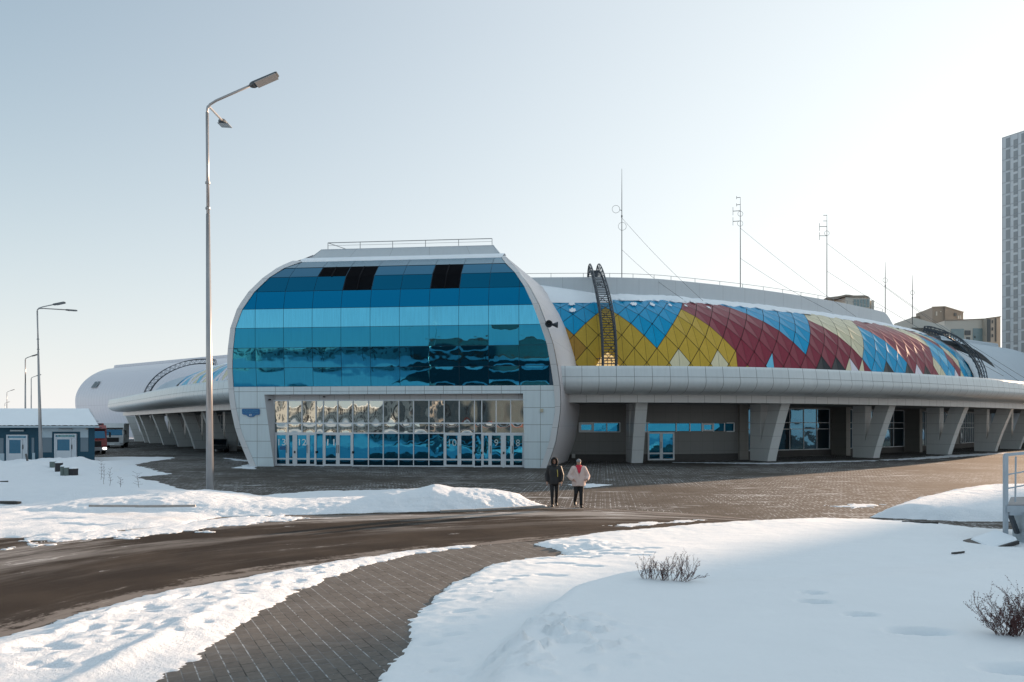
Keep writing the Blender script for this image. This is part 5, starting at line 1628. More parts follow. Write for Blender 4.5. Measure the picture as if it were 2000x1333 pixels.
# beige residential complex
M_bei = plain('beige_render', (.46, .41, .35), .85, var=.08, scale=.2)
M_brn = plain('brown_render', (.29, .25, .21), .85, var=.08, scale=.2)
M_pal = plain('pale_block_render', (.54, .52, .47), .85, var=.06, scale=.2)
def block(name, x0, x1, yt, D, depth, mat, label, cat, yt2=None, parts=(), zb=0, ang=0.0):
    Z = CH + (H0 - yt) * D / F
    X0, X1 = (x0 - 1000) * D / F, (x1 - 1000) * D / F
    t_ = thing(name, ((X0 + X1) / 2, D, 0), label, cat)
    Z2 = Z if yt2 is None else CH + (H0 - yt2) * D / F
    dd = math.tan(ang) * (X1 - X0)
    m_ = MB(); m_.hexa([(X0, D, zb), (X1, D + dd, zb), (X1 + 2, D + dd + depth, zb), (X0 + 2, D + depth, zb), (X0, D, Z), (X1, D + dd, Z2), (X1 + 2, D + dd + depth, Z2), (X0 + 2, D + depth, Z)])
    m_.build('wall', mat, t_)
    rm_ = MB(); rm_.bar((X0 - .1, D - .05, Z + .06), (X1 + .1, D + dd - .05, Z2 + .06), .3, .18); rm_.build('roof_edge', M_brn if mat is not M_brn else M_bei, t_)
    for (px0, px1, py0, py1, m2, nm) in parts:
        a, b_ = PX(px0, py0, D), PX(px1, py1, D); y_ = D + dd * (a[0] - X0) / (X1 - X0)
        q = MB(); q.box(((a[0] + b_[0]) / 2, y_ - .05, (a[2] + b_[2]) / 2), (b_[0] - a[0], .25, a[2] - b_[2]), math.atan2(dd, X1 - X0)); q.build(nm, m2, t_)
    return t_
M_gl2 = plain('block_glazing', (.22, .30, .32), .2, var=.1); M_wd = plain('block_window', (.10, .11, .115), .3)
block('stair_tower_block', 1845.5, 1888, 599.5, 205, 12, M_brn, 'brown boxy stair tower rising above the beige housing block', 'building', 609, [(1866, 1871.5, 611, 617, M_wd, 'window'), (1874, 1877.5, 616, 622, M_pal, 'window'), (1879.5, 1882, 615.5, 622, M_pal, 'window')], ang=.25)
block('stair_tower_wing', 1821, 1845.4, 600.5, 205.5, 12, M_brn, 'darker left face of the brown stair tower with a slit window', 'building', 599.3, [(1827.5, 1830, 609, 617, M_pal, 'window'), (1836, 1838, 608, 610, M_pal, 'window')])
block('housing_block', 1781, 1822, 620.5, 215, 14, M_bei, 'low beige block left of the brown stair tower', 'building', 617)
pts_ = [(1857, 1882, 643, 668, M_gl2, 'window'), (1884, 1895, 646, 655, M_wd, 'window'), (1900, 1919, 642, 668, M_gl2, 'window'), (1902, 1904.5, 657, 661, M_wd, 'window'), (1887, 1894, 659, 666, M_wd, 'window')]
block('housing_block', 1845, 1926, 627, 190, 16, M_pal, 'long beige block with pale glazing between dome and tower', 'building', 623.5, pts_)
p2 = [(1927.5, 1934, 624, 668, M_wd, 'window_strip'), (1943, 1945.5, 622, 668, M_wd, 'window_strip'), (1937, 1939, 626, 632, M_wd, 'window'), (1937, 1939, 640, 646, M_wd, 'window'), (1937, 1939, 653, 659, M_wd, 'window')]
block('housing_block', 1926.2, 1954, 623, 188, 16, M_bei, 'beige block with dark vertical window strips beside the grey tower', 'building', 619, p2)
# pale house with curved brown roof behind the ring parapet
Dn = 175
hb = thing('roof_pavilion', (PX(1665, 800, Dn)[0], Dn, 0), 'pale building with curved brown roof peeping over the arena parapet', 'building')
xs_ = np.linspace(1614, 1697, 12); yr_ = np.interp(xs_, [1614, 1640, 1654, 1668, 1690, 1697], [581.5, 578.5, 575, 577.5, 577, 579.5])
fr2 = [PX(x, y, Dn) for x, y in zip(xs_, yr_)]
P = [[(p[0], Dn, p[2]) for p in fr2], [(p[0], Dn, p[2] - .45) for p in fr2]]
P3 = [[(p[0] + 1.5, Dn + 10, p[2]) for p in fr2]] + P
grid('curved_roof', P3, M_brn, hb, False)
m_ = MB(); a = PX(1652, 581, Dn); b_ = PX(1700, 640, Dn); m_.box(((a[0] + b_[0]) / 2, Dn + 5, (a[2]) / 2), (b_[0] - a[0], 9.6, a[2])); m_.build('wall', M_pal, hb)
for k in range(5):
    q = MB(); a = PX(1668 + k * 6.4, 585, Dn); b_ = PX(1672.5 + k * 6.4, 600, Dn); q.box(((a[0] + b_[0]) / 2, Dn + .2, (a[2] + b_[2]) / 2), (b_[0] - a[0], .2, a[2] - b_[2])); q.build('window', M_gl2, hb)
q = MB(); a = PX(1703, 585, Dn); q.box((a[0] + .9, Dn + 4, a[2] / 2), (.7, 5, a[2]), 0); q.build('side_wall', M_pal, hb)
# white hipped hall roof with dark truss just past the coloured shell
Dv = 128
vb = thing('plant_room', (PX(1825, 800, Dv)[0], Dv, 0), 'white sloping plant room roof with dark truss frame beyond the parapet end', 'building')
tp = [(1783, 620), (1806, 626.5), (1855, 640)]; bt = [(1783, 640), (1803, 641), (1855, 650)]
m_ = MB()
for (a, b_, c, d) in ((tp[0], tp[1], bt[1], bt[0]), (tp[1], tp[2], bt[2], bt[1])):
    A4 = [PX(*q, Dv) for q in (d, c, b_, a)]
    m_.hexa([A4[0], A4[1], (A4[1][0] + 1, Dv + 8, A4[1][2]), (A4[0][0] + 1, Dv + 8, A4[0][2]), A4[3], A4[2], (A4[2][0] + 1, Dv + 8, A4[2][2]), (A4[3][0] + 1, Dv + 8, A4[3][2])])
m_.build('roof', M_pal, vb)
a = PX(1800, 640, Dv + 1); b_ = PX(1852, 650, Dv + 1); m_ = MB(); m_.box(((a[0] + b_[0]) / 2, Dv + 4.5, b_[2] / 2 - .6), (b_[0] - a[0], 6, b_[2] - 1.4)); m_.build('wall', M_pal, vb)
m_ = MB()
f0, f1 = (1804, 641), (1852, 652); g0, g1 = (1804, 649), (1850, 661)
for k in range(9):
    q = k / 8; t1 = PX(f0[0] + (f1[0] - f0[0]) * q, f0[1] + (f1[1] - f0[1]) * q, Dv - .4); t2 = PX(g0[0] + (g1[0] - g0[0]) * q, g0[1] + (g1[1] - g0[1]) * q, Dv - .4)
    m_.bar(t1, t2, .12)
    if k < 8:
        q2 = (k + 1) / 8; t3 = PX(g0[0] + (g1[0] - g0[0]) * q2, g0[1] + (g1[1] - g0[1]) * q2, Dv - .4); m_.bar(t1, t3, .09); m_.bar(t2, t3, .18)
        t4 = PX(f0[0] + (f1[0] - f0[0]) * q2, f0[1] + (f1[1] - f0[1]) * q2, Dv - .4); m_.bar(t1, t4, .22)
m_.build('truss', M_steel, vb)

# ---------------------------------------------------------------- neighbours and an added sun blocker out of the frame (they shade the ground and show in the glass)
az = np.array([math.cos(math.radians(SUN_AZ)), math.sin(math.radians(SUN_AZ))]); pr_ = np.array([az[1], -az[0]])
c0 = np.array([5.4, 17.3]) + az * 255
M_nb = plain('neighbour_render', (.40, .36, .31), .85, var=.08, scale=.2)
nb_ = thing('neighbour_tower', (float(c0[0]), float(c0[1]), 0), 'tall beige apartment tower east of the forecourt, beyond the photo', 'tower')
m_ = MB(); q = [c0, c0 + pr_ * 34, c0 + pr_ * 34 + az * 16, c0 + az * 16]
m_.hexa([(*p, 0) for p in q] + [(*p, 66) for p in q]); m_.build('wall', M_nb, nb_)
wd = MB()
for f_ in range(21):
    for c in range(9):
        a = c0 + pr_ * (1.6 + c * 3.6) - az * .05
        b_ = a + pr_ * 1.8
        z = 2 + f_ * 3
        wd.hexa([(*a, z), (*b_, z), (*(b_ + az * .1), z), (*(a + az * .1), z), (*a, z + 1.6), (*b_, z + 1.6), (*(b_ + az * .1), z + 1.6), (*(a + az * .1), z + 1.6)])
wo_ = wd.build('window_grid', M_wd, nb_); tag(wo_, kind='stuff')
an_ = thing('glint_blocker', (98, 122, 0), 'unseen plain block added out of view to keep sun glints off the shell end', 'building')  # unseen block, added to keep the low sun off the shell's right end
q = [az * a_ + pr_ * b_ for a_, b_ in ((149, -37), (149, -27), (176, -27), (176, -37))]
m_ = MB(); m_.hexa([(*p, 0) for p in q] + [(*p, 21) for p in q]); m_.build('wall', M_nb, an_)
m_ = MB(); q2_ = [c_ + (c_ - sum(q) / 4) * .03 for c_ in q]; m_.hexa([(*p, 21) for p in q2_] + [(*p, 21.6) for p in q2_]); m_.build('roof', M_snow_roof, an_)
def row_house(x0, x1, y, h, mat, label, floors, sp=3.2, red=False):
    t_ = thing('apartment_block', ((x0 + x1) / 2, y, 0), label, 'building')
    m_ = MB(); m_.box(((x0 + x1) / 2, y - 6, h / 2), (x1 - x0, 12, h)); m_.build('wall', mat, t_)
    w_ = MB(); n_ = int((x1 - x0) / sp)
    for f_ in range(floors):
        for c in range(n_):
            z = 1.3 + f_ * h / floors; w_.box((x0 + sp * (c + .5), y + .02, z + .8), (1.5, .12, 1.6))
    tag(w_.build('window_grid', M_wd, t_), kind='stuff')
    r_ = MB(); r_.box(((x0 + x1) / 2, y - 6, h + .2), (x1 - x0 + 1, 13, .4)); 
    if red: r_.box(((x0 + x1) / 2, y + .08, .5), (x1 - x0, .1, .5))
    r_.build('roof', plain('red_sheet', (.25, .05, .03), .6) if red else M_snow_roof, t_)
row_house(-112, -47, -60, 8.5, plain('cream_brick', (.42, .43, .42), .85, var=.15, scale=1), 'cream three storey block behind the viewer, mirrored in the doors', 3)
row_house(-45, -6, -54, 17, plain('grey_brick', (.09, .11, .12), .85, var=.15, scale=1), 'dark grey five storey block behind the viewer', 5, 3.6, True)
M_twig = plain('bark_dark', (.030, .022, .022), .8, var=.3)
random.seed(21)
def bare_tree(x, y, h, label):
    t_ = thing('bare_tree', (x, y, 0), label, 'tree')
    tr_ = MB(); tr_.tube([(x, y, 0), (x + .1, y, h * .3), (x, y + .1, h * .5)], [.22, .17, .12], 8)
    cr = MB()
    def grow(p, d, L, r, dep):
        q = p + d * L
        cr.bar(p, q, r * 2)
        if dep == 0: return
        for _ in range(3):
            nd = (d + Vector((random.uniform(-.7, .7), random.uniform(-.7, .7), random.uniform(-.1, .5)))).normalized(); grow(q, nd, L * random.uniform(.6, .85), r * .6, dep - 1)
    for k in range(5):
        a = random.uniform(0, 6.28); grow(Vector((x, y, h * random.uniform(.3, .5))), Vector((math.cos(a) * .7, math.sin(a) * .7, .9)).normalized(), h * .2, .08, 4)
    tr_.build('trunk', M_twig, t_); cr.build('crown', M_twig, t_)
for i, (x, y, h) in enumerate([(-62, -44, 9), (-50, -42, 8), (-30, -42, 9)]):
    bare_tree(x, y, h, ['leftmost', 'middle', 'rightmost'][i] + ' of three bare trees in the row behind the viewer')
# ================================================================= SNOWY DETAILS
def surf_z(x, y):
    """height of the snow under a point"""
    dg = bpy.context.evaluated_depsgraph_get()
    h = sc.ray_cast(dg, Vector((x, y, 3.0)), Vector((0, 0, -1)), distance=4)
    return h[1].z if h[0] else 0.0
M_twigr = plain('red_brown_twig', (.085, .040, .038), .8, var=.4, scale=20)
M_bud = plain('dried_leaf', (.11, .048, .045), .85, var=.4, scale=30)
def bush(base, seeds, spread, height, label, seed, leafy=1.0):
    random.seed(seed)
    x0, y0 = base
    z0 = surf_z(x0, y0)
    t_ = thing('bush', (x0, y0, z0), label, 'bush')
    tw_ = MB(); lf = MB()
    def leaf(p, s_):
        d = Vector((random.uniform(-1, 1), random.uniform(-1, 1), random.uniform(-.6, .8))).normalized(); e = d.cross(Vector((random.random(), random.random(), random.random()))).normalized()
        a = p; lf.add([a, a + d * s_ + e * s_ * .5, a + d * s_ * 1.9, a + d * s_ - e * s_ * .5], [(0, 1, 2, 3)])
    def grow(p, d, L, r, dep):
        n_ = 5; pts = [p]; cur = p; dd = d.copy()
        for k in range(n_):
            dd = (dd + Vector((random.uniform(-.16, .16), random.uniform(-.16, .16), random.uniform(-.10, .12)))).normalized()
            cur = cur + dd * L / n_; pts.append(cur)
            if random.random() < .85 * leafy:
                for _ in range(random.choice((1, 2, 3))): leaf(cur + Vector((random.uniform(-.008, .008),) * 3), random.uniform(.004, .010))
            if dep > 0 and random.random() < .72:
                sd_ = (dd + Vector((random.uniform(-.9, .9), random.uniform(-.7, .7), random.uniform(-.15, .75)))).normalized()
                grow(cur, sd_, L * random.uniform(.30, .62), r * .6, dep - 1)
        tw_.tube(pts, [max(.0008, r * (1 - .75 * k / n_)) for k in range(n_ + 1)], 5, cap=False)
    for (dx, dy, n_) in seeds:
        bz = surf_z(x0 + dx, y0 + dy) - .03
        for _ in range(n_):
            a = random.uniform(-1, 1) * spread + dx * .9
            d = Vector((a, random.uniform(-.5, .4), random.uniform(.35, 1.1))).normalized()
            grow(Vector((x0 + dx + random.uniform(-.03, .03), y0 + dy + random.uniform(-.03, .03), bz)), d, height * random.uniform(.45, 1.0), .0045, 2)
    tw_.build('twigs', M_twigr, t_, True); lf.build('dry_leaves', M_bud, t_)
gb = G(1296, 1146, .42)
bush(gb[:2], [(-.27, .10, 5), (-.16, .06, 6), (-.02, -.02, 9), (.07, -.02, 3), (.16, -.04, 5), (.26, -.09, 6), (.32, -.12, 3)], .62, .36, 'low leafless reddish bush poking from the open snow in mid field', 5)
gb = G(1972, 1262, .42)
bush(gb[:2], [(-.10, .04, 6), (-.04, .02, 10), (.02, -.02, 10), (.10, .0, 10), (.2, .02, 9), (.3, .03, 8)], .55, .46, 'dense dark leafless bush at the right edge of the snow', 9, 1.3)
# dry weed stalks on the left snow
for i, (x, y, h, lb) in enumerate([(197, 936, 1.0, 'pair of tall dry stalks in the left snow, taller one'), (203, 944, 1.0, 'dry stalk just right of the tallest weed'), (214, 948, .8, 'seedy dry weed right of the two tall stalks'), (236, 953, .5, 'short dry weed between the tall stalks and the lamp post'), (272, 956, .75, 'branched dry weed nearest the lamp post')]):
    p = G(x, y, .15); z0 = surf_z(p[0], p[1]); random.seed(i); m_ = MB()
    cur = Vector((p[0], p[1], z0 - .05)); pts = [cur]
    for k in range(6): cur = cur + Vector((random.uniform(-.03, .03), 0, h / 6)); pts.append(cur)
    m_.tube(pts, [.008] * 5 + [.006, .003], 5)
    for k in range(2, 7):
        for s_ in (-1, 1): m_.bar(pts[k], pts[k] + Vector((s_ * random.uniform(.04, .16) * (1.6 if i == 4 else 1), 0, random.uniform(.03, .12))), .007)
    o = m_.build('dry_weed', M_twigr); tag(o, lb, 'weed', 'dry weeds standing in the snow')
# bits of plank / kerb showing through
M_wood = plain('weathered_plank', (.045, .042, .04), .85, var=.4, scale=12)
def plank(x0, y0, x1, y1, z, th, name, label, cat, mat=M_wood, hh=.06):
    a, b_ = G(x0, y0, z), G(x1, y1, z); m_ = MB()
    pts = [Vector(a).lerp(Vector(b_), k / 8) for k in range(9)]
    rings = []
    for k, p in enumerate(pts):
        w_ = th * (1 - .5 * abs(k - 4) / 4) + random.uniform(-.01, .01)
        d = (pts[-1] - pts[0]).normalized(); n_ = d.cross(Vector((0, 0, 1)))
        rings.append([p + n_ * w_ + Vector((0, 0, -hh)), p - n_ * w_ + Vector((0, 0, -hh)), p - n_ * w_ + Vector((0, 0, hh * .6)), p + n_ * w_ * .8 + Vector((0, 0, hh))])
    m_.loft(rings); o = m_.build(name, mat); tag(o, label, cat)
def zsurf_px(x, y, z=.2):
    for _ in range(3):
        p = G(x, y, z); z = surf_z(p[0], p[1])
    return z
plank(175, 988, 270, 988.5, zsurf_px(222, 988) + .008, .10, 'kerb_stone', 'long grey kerb stone bared by the snow, left of the lamp post', 'kerb stone', M_curb, .035)
plank(265, 989, 382, 988, zsurf_px(322, 988) + .0, .10, 'kerb_stone', 'second bared kerb stone ending below the lamp post', 'kerb stone', M_curb, .035)
plank(584, 992, 660, 991, zsurf_px(620, 992, .3) + .02, .12, 'kerb_stone', 'short kerb stone block showing in the middle of the snow bank', 'kerb stone', M_curb, .06)
plank(0, 980.5, 38, 981.5, zsurf_px(18, 981) + .02, .16, 'earth_clod', 'dark bare clod in the snow at the left edge', 'clod', M_wood, .04)
plank(0, 941.5, 16, 941, zsurf_px(8, 941) + .02, .12, 'kerb_end', 'dark kerb end at the far left edge of the snow', 'kerb end', M_wood, .05)
plank(1762, 1020.5, 1832, 1023, .07, .10, 'dark_plank', 'dark flat plank lying by the snow island edge', 'plank', M_wood, .05)
plank(1858, 1081, 1884, 1078, zsurf_px(1870, 1079, .3) + .03, .02, 'twig', 'small forked twig lying on the snow left of the platform', 'twig', M_wood, .02)
random.seed(2)
# ---------------------------------------------------------------- steel platform at the right edge
M_blue_steel = plain('pale_blue_paint', (.36, .41, .46), .55, var=.15, scale=5)
M_conc = plain('pale_chipped_concrete', (.40, .45, .48), .85, var=.3, scale=7, bmp=.4)
pf2 = thing('steel_platform', PX(1980, 1062, 18.3), 'raised steel landing with railing at the right edge of the photo', 'platform')
D1 = 18.4
def Q(x, y, d=0.0): return PX(x, y, D1 + d)
post = MB(); a = Q(1960.5, 1066); top = Q(1964, 889)
post.bar((top[0], D1, a[2] - .3), (top[0], D1, top[2]), .085); post.build('railing_post', M_blue_steel, pf2)
def railv(x, y0, x1, y1, w_, name='rail'):
    m_ = MB(); a = Q(x, y0); b_ = Q(x1, y1); v = Vector(b_) - Vector(a); b2 = Vector(a) + v * 2.2; m_.bar(a, tuple(b2), w_); m_.build(name, M_blue_steel, pf2)
railv(1962, 889, 2000, 885.5, .07, 'handrail'); railv(1965, 928, 2000, 921.5, .03); railv(1965, 955, 2000, 948.5, .03)
for x in (1984, 2004):
    m_ = MB(); m_.bar(Q(x, 892), Q(x - (1 if x < 2000 else 0), 981), .028); m_.build('baluster', M_blue_steel, pf2)
dk = MB(); z = Q(0, 986)[2]; x0_ = Q(1965, 0)[0]
dk.hexa([(x0_, D1 - .05, z - .05), (x0_ + 3, D1 + .1, z - .05), (x0_ + 3, D1 + 2.2, z - .05), (x0_ + 1.4, D1 + 1.9, z - .05), (x0_, D1 - .05, z), (x0_ + 3, D1 + .1, z), (x0_ + 3, D1 + 2.2, z), (x0_ + 1.4, D1 + 1.9, z)]); dk.build('deck', plain('deck_plate', (.26, .26, .27), .7, var=.2), pf2)
eb = MB(); eb.bar((x0_ - .02, D1 - .06, z - .10), (x0_ + 3, D1 - .06, z - .12), .05, .16); eb.box((x0_ + .22, D1 - .04, z - .22), (.35, .08, .08)); eb.build('deck_edge', M_blue_steel, pf2)
br_ = MB(); br_.bar(Q(1970, 997), Q(1987, 1042), .11, .08); br_.build('brace', M_steel, pf2)
cbk = MB(); a = Q(1986.5, 1006, -.5); b_ = Q(2020, 1085, -.5); cbk.box(((a[0] + b_[0]) / 2 + .62, D1 - .1, (a[2] + b_[2]) / 2 - .15), (b_[0] - a[0] + .4, .8, a[2] - b_[2] + .3), bev=.02)
tag(cbk.build('concrete_block', M_conc), 'chipped pale concrete block under the steel landing', 'concrete block')
m_ = MB(); a, b_ = Q(1926, 1075.5, -.9), Q(1990, 1058.5, -.7)
m_.hexa([(a[0], a[1] - .02, a[2] - .03), (b_[0], b_[1] - .02, b_[2] - .06), (b_[0], b_[1] + .9, b_[2] + .02), (a[0], a[1] + .9, a[2] + .06), (a[0], a[1] - .02, a[2]), (b_[0], b_[1] - .02, b_[2] + .02), (b_[0], b_[1] + .9, b_[2] + .10), (a[0], a[1] + .9, a[2] + .10)])
ld = m_.build('ramp_board', M_black); tag(ld, 'dark ramp board sloping from the snow to the concrete block', 'board')
m_ = MB(); m_.hexa([(a[0] + .15, a[1] + .05, a[2] + .01), (b_[0], b_[1] + .05, b_[2] + .02), (b_[0], b_[1] + .88, b_[2] + .10), (a[0] + .15, a[1] + .88, a[2] + .10), (a[0] + .2, a[1] + .12, a[2] + .07), (b_[0], b_[1] + .12, b_[2] + .09), (b_[0], b_[1] + .86, b_[2] + .17), (a[0] + .2, a[1] + .86, a[2] + .16)]); m_.build('snow_cap', M_snow_roof, ld)

# ================================================================= PEOPLE
M_skin = plain('skin', (.40, .22, .16), .55, var=.08, scale=20)
M_skinc = plain('cold_hand_skin', (.42, .26, .22), .55, var=.08)
def skinmesh(name, joints, bones, mat, parent, sub=2, root=0):
    me = bpy.data.meshes.new(name); loc = np.array(root_of(parent).location)
    me.from_pydata([tuple(np.array(j[:3]) - loc) for j in joints], bones, [])
    o = bpy.data.objects.new(name, me); COL.objects.link(o); o.parent = parent
    md = o.modifiers.new('skin', 'SKIN'); md.use_smooth_shade = True
    sv = me.skin_vertices[0].data if me.skin_vertices else None
    if sv is None:
        me.attributes.new('skin', 'FLOAT', 'POINT'); sv = me.skin_vertices[0].data
    for i, j in enumerate(joints): sv[i].radius = (j[3], j[4] if len(j) > 4 else j[3]); sv[i].use_root = (i == root)
    s_ = o.modifiers.new('sub', 'SUBSURF'); s_.levels = sub; s_.render_levels = sub
    me.materials.append(mat)
    return o
def ell(c, rx, ry, n_=24, pw=1.0, ph=0): return [(c[0] + rx * math.cos(2 * math.pi * k / n_ + ph), c[1] + ry * math.sin(2 * math.pi * k / n_ + ph), c[2]) for k in range(n_)]
def head(parent, c, turn=0.0, mat=None):
    """head with brow, nose, lips, chin and ears; c is the centre of the skull; faces -Y"""
    n_, m_ = 28, 24; V = []
    for i in range(m_ + 1):
        ph = math.pi * i / m_
        for j in range(n_):
            th = 2 * math.pi * j / n_
            x = math.sin(ph) * math.sin(th); y = -math.sin(ph) * math.cos(th); z = math.cos(ph)
            rx, ry, rz = .076, .096, .118
            X, Y, Z = x * rx, y * ry, z * rz
            if Z < 0: X *= 1 - .30 * (-Z / rz) ** 1.5; Y *= 1 - .12 * (-Z / rz)
            front = max(0, -y)
            g_ = lambda cx, cz, sx_, sz_: math.exp(-((X - cx) / sx_) ** 2 - ((Z - cz) / sz_) ** 2) * front
            Y -= .024 * g_(0, -.022, .011, .020) + .012 * g_(0, .005, .008, .022) + .008 * g_(0, -.062, .020, .008) + .012 * g_(0, -.098, .022, .014) + .007 * g_(0, .028, .04, .009)
            Y += .011 * g_(.028, .006, .013, .010) + .011 * g_(-.028, .006, .013, .010) + .006 * g_(0, -.082, .02, .008)
            c_, s_ = math.cos(turn), math.sin(turn)
            V.append((c[0] + X * c_ - Y * s_, c[1] + X * s_ + Y * c_, c[2] + Z))
    Fs = [(i * n_ + j, i * n_ + (j + 1) % n_, (i + 1) * n_ + (j + 1) % n_, (i + 1) * n_ + j) for i in range(m_) for j in range(n_)]
    return V, Fs
def person(base, label, kind):
    X, Y, _ = base
    t_ = thing('person', (X, Y, 0), label, 'person')
    w = lambda x, y, z: (X + x, Y + y, z)
    man = kind == 'man'
    S_ = 1.0 if man else .985
    # pose: walking towards the viewer
    if man:
        hipL, hipR = (-.095, 0, .93), (.095, 0, .93)
        kneeL, ankL, toeL = (-.085, -.10, .50), (-.075, -.13, .09), (-.085, -.33, .035)
        kneeR, ankR, toeR = (.09, -.02, .49), (.085, .20, .13), (.095, .06, .035)
        shL, shR = (-.20, 0, 1.44), (.20, 0, 1.44)
        elL, wrL = (-.285, .03, 1.16), (-.275, -.05, .90)
        elR, wrR = (.285, -.02, 1.16), (.265, -.11, .91)
    else:
        hipL, hipR = (-.09, 0, .92), (.09, 0, .92)
        kneeL, ankL, toeL = (-.10, -.05, .50), (-.115, .24, .20), (-.115, .16, .05)
        kneeR, ankR, toeR = (.085, -.09, .48), (.085, -.12, .09), (.09, -.32, .035)
        shL, shR = (-.185, 0, 1.41), (.185, 0, 1.41)
        elL, wrL = (-.33, .03, 1.12), (-.20, -.13, 1.00)
        elR, wrR = (.33, .03, 1.12), (.27, -.14, 1.00)
    J, B = [], []
    def j(p, r, ry=None): J.append((*w(*p), r, ry or r)); return len(J) - 1
    pel = j((0, 0, .96), .13, .10); wa = j((0, 0, 1.14), .115, .085); ch = j((0, 0, 1.33), .14, .10); nk = j((0, .0, 1.47), .062); hd = j((0, -.01, 1.56), .060)
    B += [(pel, wa), (wa, ch), (ch, nk), (nk, hd)]
    for hip, kn, an, to in ((hipL, kneeL, ankL, toeL), (hipR, kneeR, ankR, toeR)):
        a = j(hip, .085); b_ = j(kn, .055); c_ = j(an, .038); heel = j((an[0], an[1] + .03, max(.035, an[2] - .05)), .033); d = j(to, .028)
        B += [(pel, a), (a, b_), (b_, c_), (c_, heel), (heel, d)]
    hands = []
    for sh, el, wr in ((shL, elL, wrL), (shR, elR, wrR)):
        a = j(sh, .055); b_ = j(el, .040); c_ = j(wr, .027)
        dv = Vector(wr) - Vector(el); dv.normalize(); palm = Vector(wr) + dv * .05
        p_ = j(tuple(palm), .030, .018); B += [(ch, a), (a, b_), (b_, c_), (c_, p_)]
        side = -1 if sh[0] < 0 else 1
        for k in range(4):   # slightly curled fingers
            off = Vector((0, (k - 1.5) * .019, 0)); L = [.062, .072, .068, .054][k]
            f0 = palm + dv * .035 + off; f1 = f0 + dv * L * .55 + Vector((-side * .006, 0, 0)); f2 = f1 + (dv + Vector((-side * .5, 0, 0))).normalized() * L * .5
            i0, i1_, i2 = j(tuple(f0), .0095), j(tuple(f1), .0085), j(tuple(f2), .007); B += [(p_, i0), (i0, i1_), (i1_, i2)]
        th0 = palm + Vector((-side * .012, -.032, 0)) - dv * .01; th1 = th0 + (dv + Vector((-side * .35, -.5, 0))).normalized() * .045
        i0, i1_ = j(tuple(th0), .011), j(tuple(th1), .009); B += [(p_, i0), (i0, i1_)]
    body = skinmesh('body', J, B, M_skin, t_, 1)
    # head surface is part of the figure
    V, Fs = head(t_, w(0, -.02, 1.645 if man else 1.615))
    hm = mk('head', V, Fs, M_skin, t_, True)
    hc = w(0, -.02, 1.645 if man else 1.615)
    fe = MB()
    for sx_ in (-1, 1):
        fe.cur = 0; fe.tube([(hc[0] + sx_ * .028 - .013, hc[1] - .083, hc[2] + .006), (hc[0] + sx_ * .028, hc[1] - .088, hc[2] + .008), (hc[0] + sx_ * .028 + .013, hc[1] - .083, hc[2] + .006)], .006, 6)
        fe.tube([(hc[0] + sx_ * .028 - .017, hc[1] - .090, hc[2] + .027), (hc[0] + sx_ * .028 + .017, hc[1] - .088, hc[2] + .027)], .004, 5)
    fe.build('eyes_and_brows', M_black, hm)
    lp = MB(); lp.tube([(hc[0] - .022, hc[1] - .084, hc[2] - .062), (hc[0], hc[1] - .092, hc[2] - .060), (hc[0] + .022, hc[1] - .084, hc[2] - .062)], .006, 6); lp.build('lips', plain('lips_' + kind, (.33, .11, .10), .5), hm)
    cloth = plain('black_quilted_fabric' if man else 'pale_pink_fleece', (.010, .010, .012) if man else (.62, .49, .45), .55 if man else .95, var=.12, scale=14, bmp=.5)
    trou = plain('trousers_' + kind, (.012, .012, .014), .8, var=.2); shoe = plain('shoes_' + kind, (.014, .013, .013), .5)
    # coat as one loft: hem, waist, chest, shoulders, collar
    if man: R_ = [(.0, .80, .205, .155), (0, .84, .222, .165), (0, .95, .225, .165), (0, 1.08, .205, .155), (0, 1.22, .215, .160), (0, 1.34, .225, .160), (0, 1.42, .215, .140), (0, 1.475, .150, .115), (0, 1.51, .100, .095), (0, 1.53, .098, .095)]
    else: R_ = [(0, .77, .235, .185), (0, .80, .250, .195), (0, .92, .245, .190), (0, 1.06, .225, .175), (0, 1.20, .215, .165), (0, 1.32, .220, .160), (0, 1.40, .205, .140), (0, 1.45, .140, .115), (0, 1.48, .095, .09)]
    ct = MB(); rings = []
    for (_, z, rx, ry) in R_:
        rr = ell(w(0, 0, z), rx, ry, 32)
        fo = [(p[0] + .008 * math.sin(5 * math.pi * 2 * k / 32 + z * 9) * (1 if z < 1.2 else .4), p[1], p[2] + (.012 * math.sin(k * .9) if z < .82 else 0)) for k, p in enumerate(rr)]
        rings.append(fo)
    ct.loft(rings, cap=True)
    # sleeves
    for sh, el, wr in ((shL, elL, wrL), (shR, elR, wrR)):
        s0 = Vector(sh); e = Vector(el); q = Vector(wr)
        up = 1.0 if man else 1.28
        ins = Vector((-.07 if sh[0] > 0 else .07, 0, .01))
        ct.tube([w(*(s0 + ins)), w(*s0), w(*s0.lerp(e, .3)), w(*s0.lerp(e, .7)), w(*e), w(*e.lerp(q, .3)), w(*e.lerp(q, .7)), w(*e.lerp(q, .97))], [.075 * up, .088 * up, .082 * up, .078 * up, .080 * up, .073 * up, .064 * up, .056 * up], 16)
    co = ct.build('coat', cloth, t_, True)
    md = co.modifiers.new('remesh', 'REMESH'); md.mode = 'VOXEL'; md.voxel_size = .016; md.use_smooth_shade = True
    sm = co.modifiers.new('smooth', 'SMOOTH'); sm.iterations = 5; sm.factor = .6
